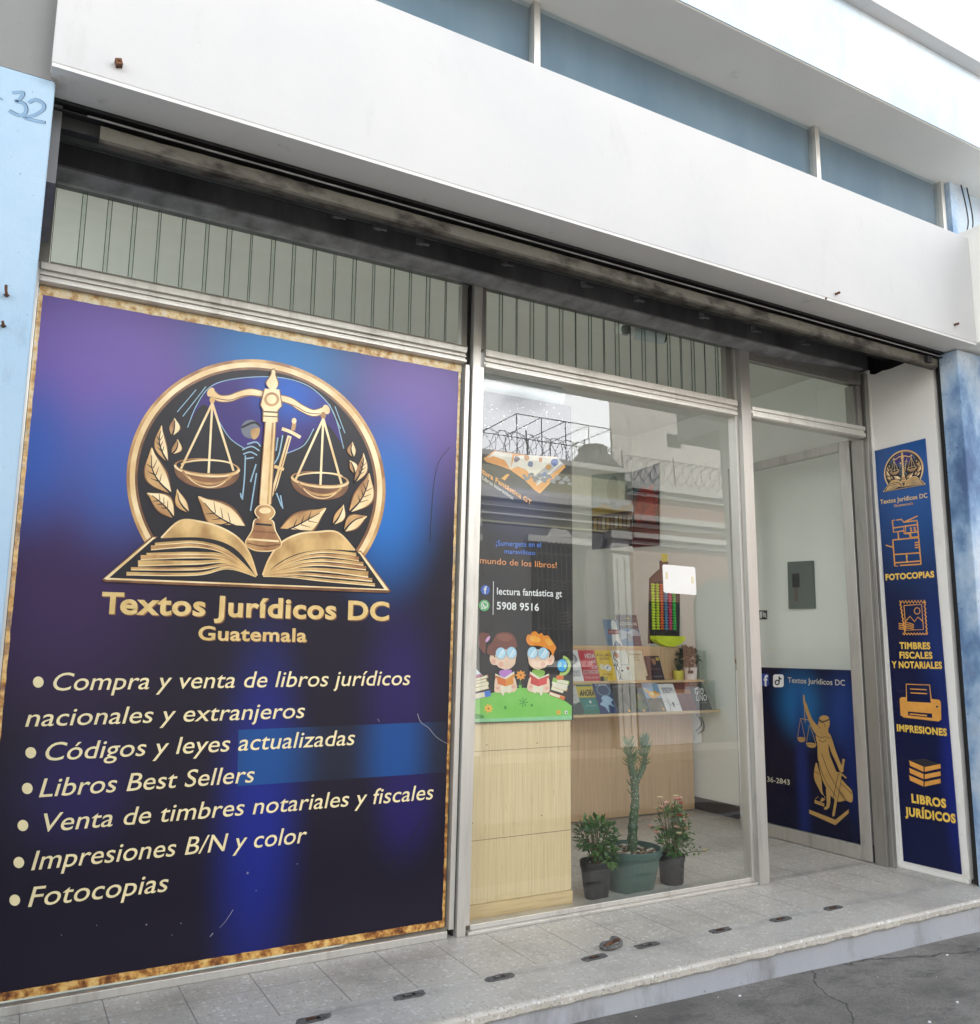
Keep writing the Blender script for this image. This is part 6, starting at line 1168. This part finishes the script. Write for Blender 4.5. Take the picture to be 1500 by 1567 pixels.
for wx in (8.55, 4.9, 1.2):
    wn = MB().box(wx - 0.14, wx + 1.32, -10.02, -9.90, 3.62, 3.74).box(wx - 0.08, wx + 1.26, -10.02, -9.94, 1.3, 1.42).build('window', 'trim', H1)
    m = MB(); m.poly3([(wx + 0.3 + 0.58 * t, -9.93, 3.74 + 0.20 * math.sin(math.pi * t) + 0.05 * math.sin(9 * t)) for t in [k / 12 for k in range(13)]]); m.build('crest', 'trim', wn)
    m = MB(); m.box(wx, wx + 1.18, -10.019, -10.012, 1.42, 3.61); m.build('opening', 'black', wn)
    m = MB()
    for k in range(11): m.tube([(wx + 0.04 + k * 0.11, -9.9, 1.40), (wx + 0.04 + k * 0.11, -9.9, 3.64)], 0.012, 5)
    for z in (1.6, 2.0, 2.9, 3.4): m.tube([(wx, -9.9, z), (wx + 1.18, -9.9, z)], 0.012, 5)
    for k in range(5): m.tube([(wx + 0.59 + 0.16 * (1 + k * .4) * math.cos(a), -9.89, 2.45 + 0.16 * (1 + .4 * k) * math.sin(a)) for a in [2 * math.pi * j / 14 for j in range(15)]], 0.010, 4, cap=False)
    m.build('grille', 'wire', wn)
H2 = house('terracotta_house', 'terracotta house with white cornices and an arched door across the street')
m = MB(); m.box(10.88, 24, -15, -10.0, -0.22, 4.95); m.build('wall', 'terra', H2)
m = MB()
for z, h, y in ((4.88, 0.14, -9.85), (4.76, 0.06, -9.92), (4.22, 0.11, -9.82), (4.10, 0.06, -9.9), (3.86, 0.10, -9.86), (3.74, 0.06, -9.93)): m.box(10.882, 24, -10.1, y, z, z + h)
m.build('cornice', 'trim', H2)
m = MB(); m.box(10.89, 24, -10.05, -9.98, -0.21, 0.9); m.build('plinth', 'riser', H2)
ar = [(12.5, -0.2), (12.5, 2.5)] + [(13.15 - 0.65 * math.cos(t), 2.5 + 0.65 * math.sin(t)) for t in [math.pi * k / 12 for k in range(13)]] + [(13.8, -0.2)]
m = MB(); m.prism([(x, -9.975, z) for x, z in ar], (0, 0.03, 0)); m.build('door', pm('green_grey_door', (0.14, 0.16, 0.14), 0.6), H2)
m = MB(); m.box(11.3, 12.1, -9.979, -9.96, 0.8, 2.6); m.build('window', 'black', H2)
H3 = thing('white_tower', 'tall stained white building with small square vents rising behind the terracotta house', 'building', (19, -18, 0))
m = MB(); m.prism([(15.2, -16.0, -0.2), (30, -16.0, -0.2), (30, -24, -0.2), (22.5, -24, -0.2)], (0, 0, 15.2)); m.build('wall', 'tower', H3)
m = MB()
for x, z in ((17.4, 8.1), (19.0, 8.35), (17.4, 10.2), (19.0, 10.4), (21, 8.6)): m.box(x, x + 0.55, -16.02, -15.99, z, z + 0.42)
m.build('vent', 'nearblack', H3)
TK = thing('water_tank', 'grey round water tank on the roof of the cream house', 'water tank', (11.7, -12.2, 5.2))
m = MB(); m.lathe([(0.62, 5.0), (0.62, 5.85), (0.55, 6.0), (0.38, 6.22), (0.34, 6.25), (0.34, 6.38), (0.30, 6.42), (0.0, 6.44)], 11.7, -12.2, 0, 28); m.build('shell', 'tank', TK)
m = MB(); m.lathe([(0.64, 5.82), (0.66, 5.84), (0.66, 5.88), (0.6, 5.9)], 11.7, -12.2, 0, 28); m.build('rim', 'tank', TK)
TK2 = thing('water_tank', 'grey round water tank farther left on the roof of the cream house', 'water tank', (7.3, -12.2, 5.2)); m = MB(); m.lathe([(0.6, 5.0), (0.6, 5.8), (0.4, 6.1), (0.0, 6.2)], 7.2, -12.2, 0, 24); m.build('shell', 'tank', TK2)
CG = thing('roof_frame', 'thin iron cage frame standing on the roof of the cream house', 'metal frame', (10.8, -12, 5.2)); m = MB()
xs = [9.5 + 0.65 * k for k in range(5)]
for x in xs:
    for y in (-12.0, -13.6): m.tube([(x, y, 5.1), (x, y, 6.85)], 0.012, 5)
    m.tube([(x, -12.0, 6.85), (x, -13.6, 6.85)], 0.011, 5)
for y in (-12.0, -13.6):
    for z in (6.85, 6.3): m.tube([(9.5, y, z), (12.1, y, z)], 0.012, 5)
m.build('iron_bars', 'iron', CG)
def coil(name, lab, xa, xb, y, z, r_, pitch):
    o = thing(name, lab, 'razor wire', ((xa + xb) / 2, y, z)); m = MB(); n_ = int((xb - xa) / pitch * 14)
    m.tube([(xa + (xb - xa) * i / n_ + 0.1 * math.sin(i * .9), y + r_ * math.cos(i * 0.449), z + r_ + r_ * math.sin(i * 0.449)) for i in range(n_ + 1)], 0.007, 4, cap=False)
    m.tube([(xa + (xb - xa) * i / n_ * 1.0, y + r_ * math.cos(-i * 0.449 + 1), z + r_ + r_ * math.sin(-i * 0.449 + 1)) for i in range(n_ + 1)], 0.006, 4, cap=False); m.build('coil', 'wire', o)
    m = MB(); k = xa
    while k < xb: m.tube([(k, y, z - 0.1), (k, y - 0.05, z + 2 * r_ + .1)], 0.016, 5); k += 1.4
    m.build('stake', 'iron', o)
coil('razor_wire', 'coiled razor wire along the roof edge of the terracotta house', 10.9, 24, -10.1, 5.02, 0.30, 0.26); coil('razor_wire', 'coiled razor wire along the roof edge of the cream house', -4, 10.7, -10.15, 5.28, 0.24, 0.30)
m = MB(); m.tube([(2 + 13 * t, -8.5 - 2.5 * t, 9.2 - 2.0 * t - 2.2 * t * (1 - t)) for t in [k / 24 for k in range(25)]], 0.02, 5); tag(m.build('power_cable', 'cord'), 'black overhead cable sagging across the street', 'cable')
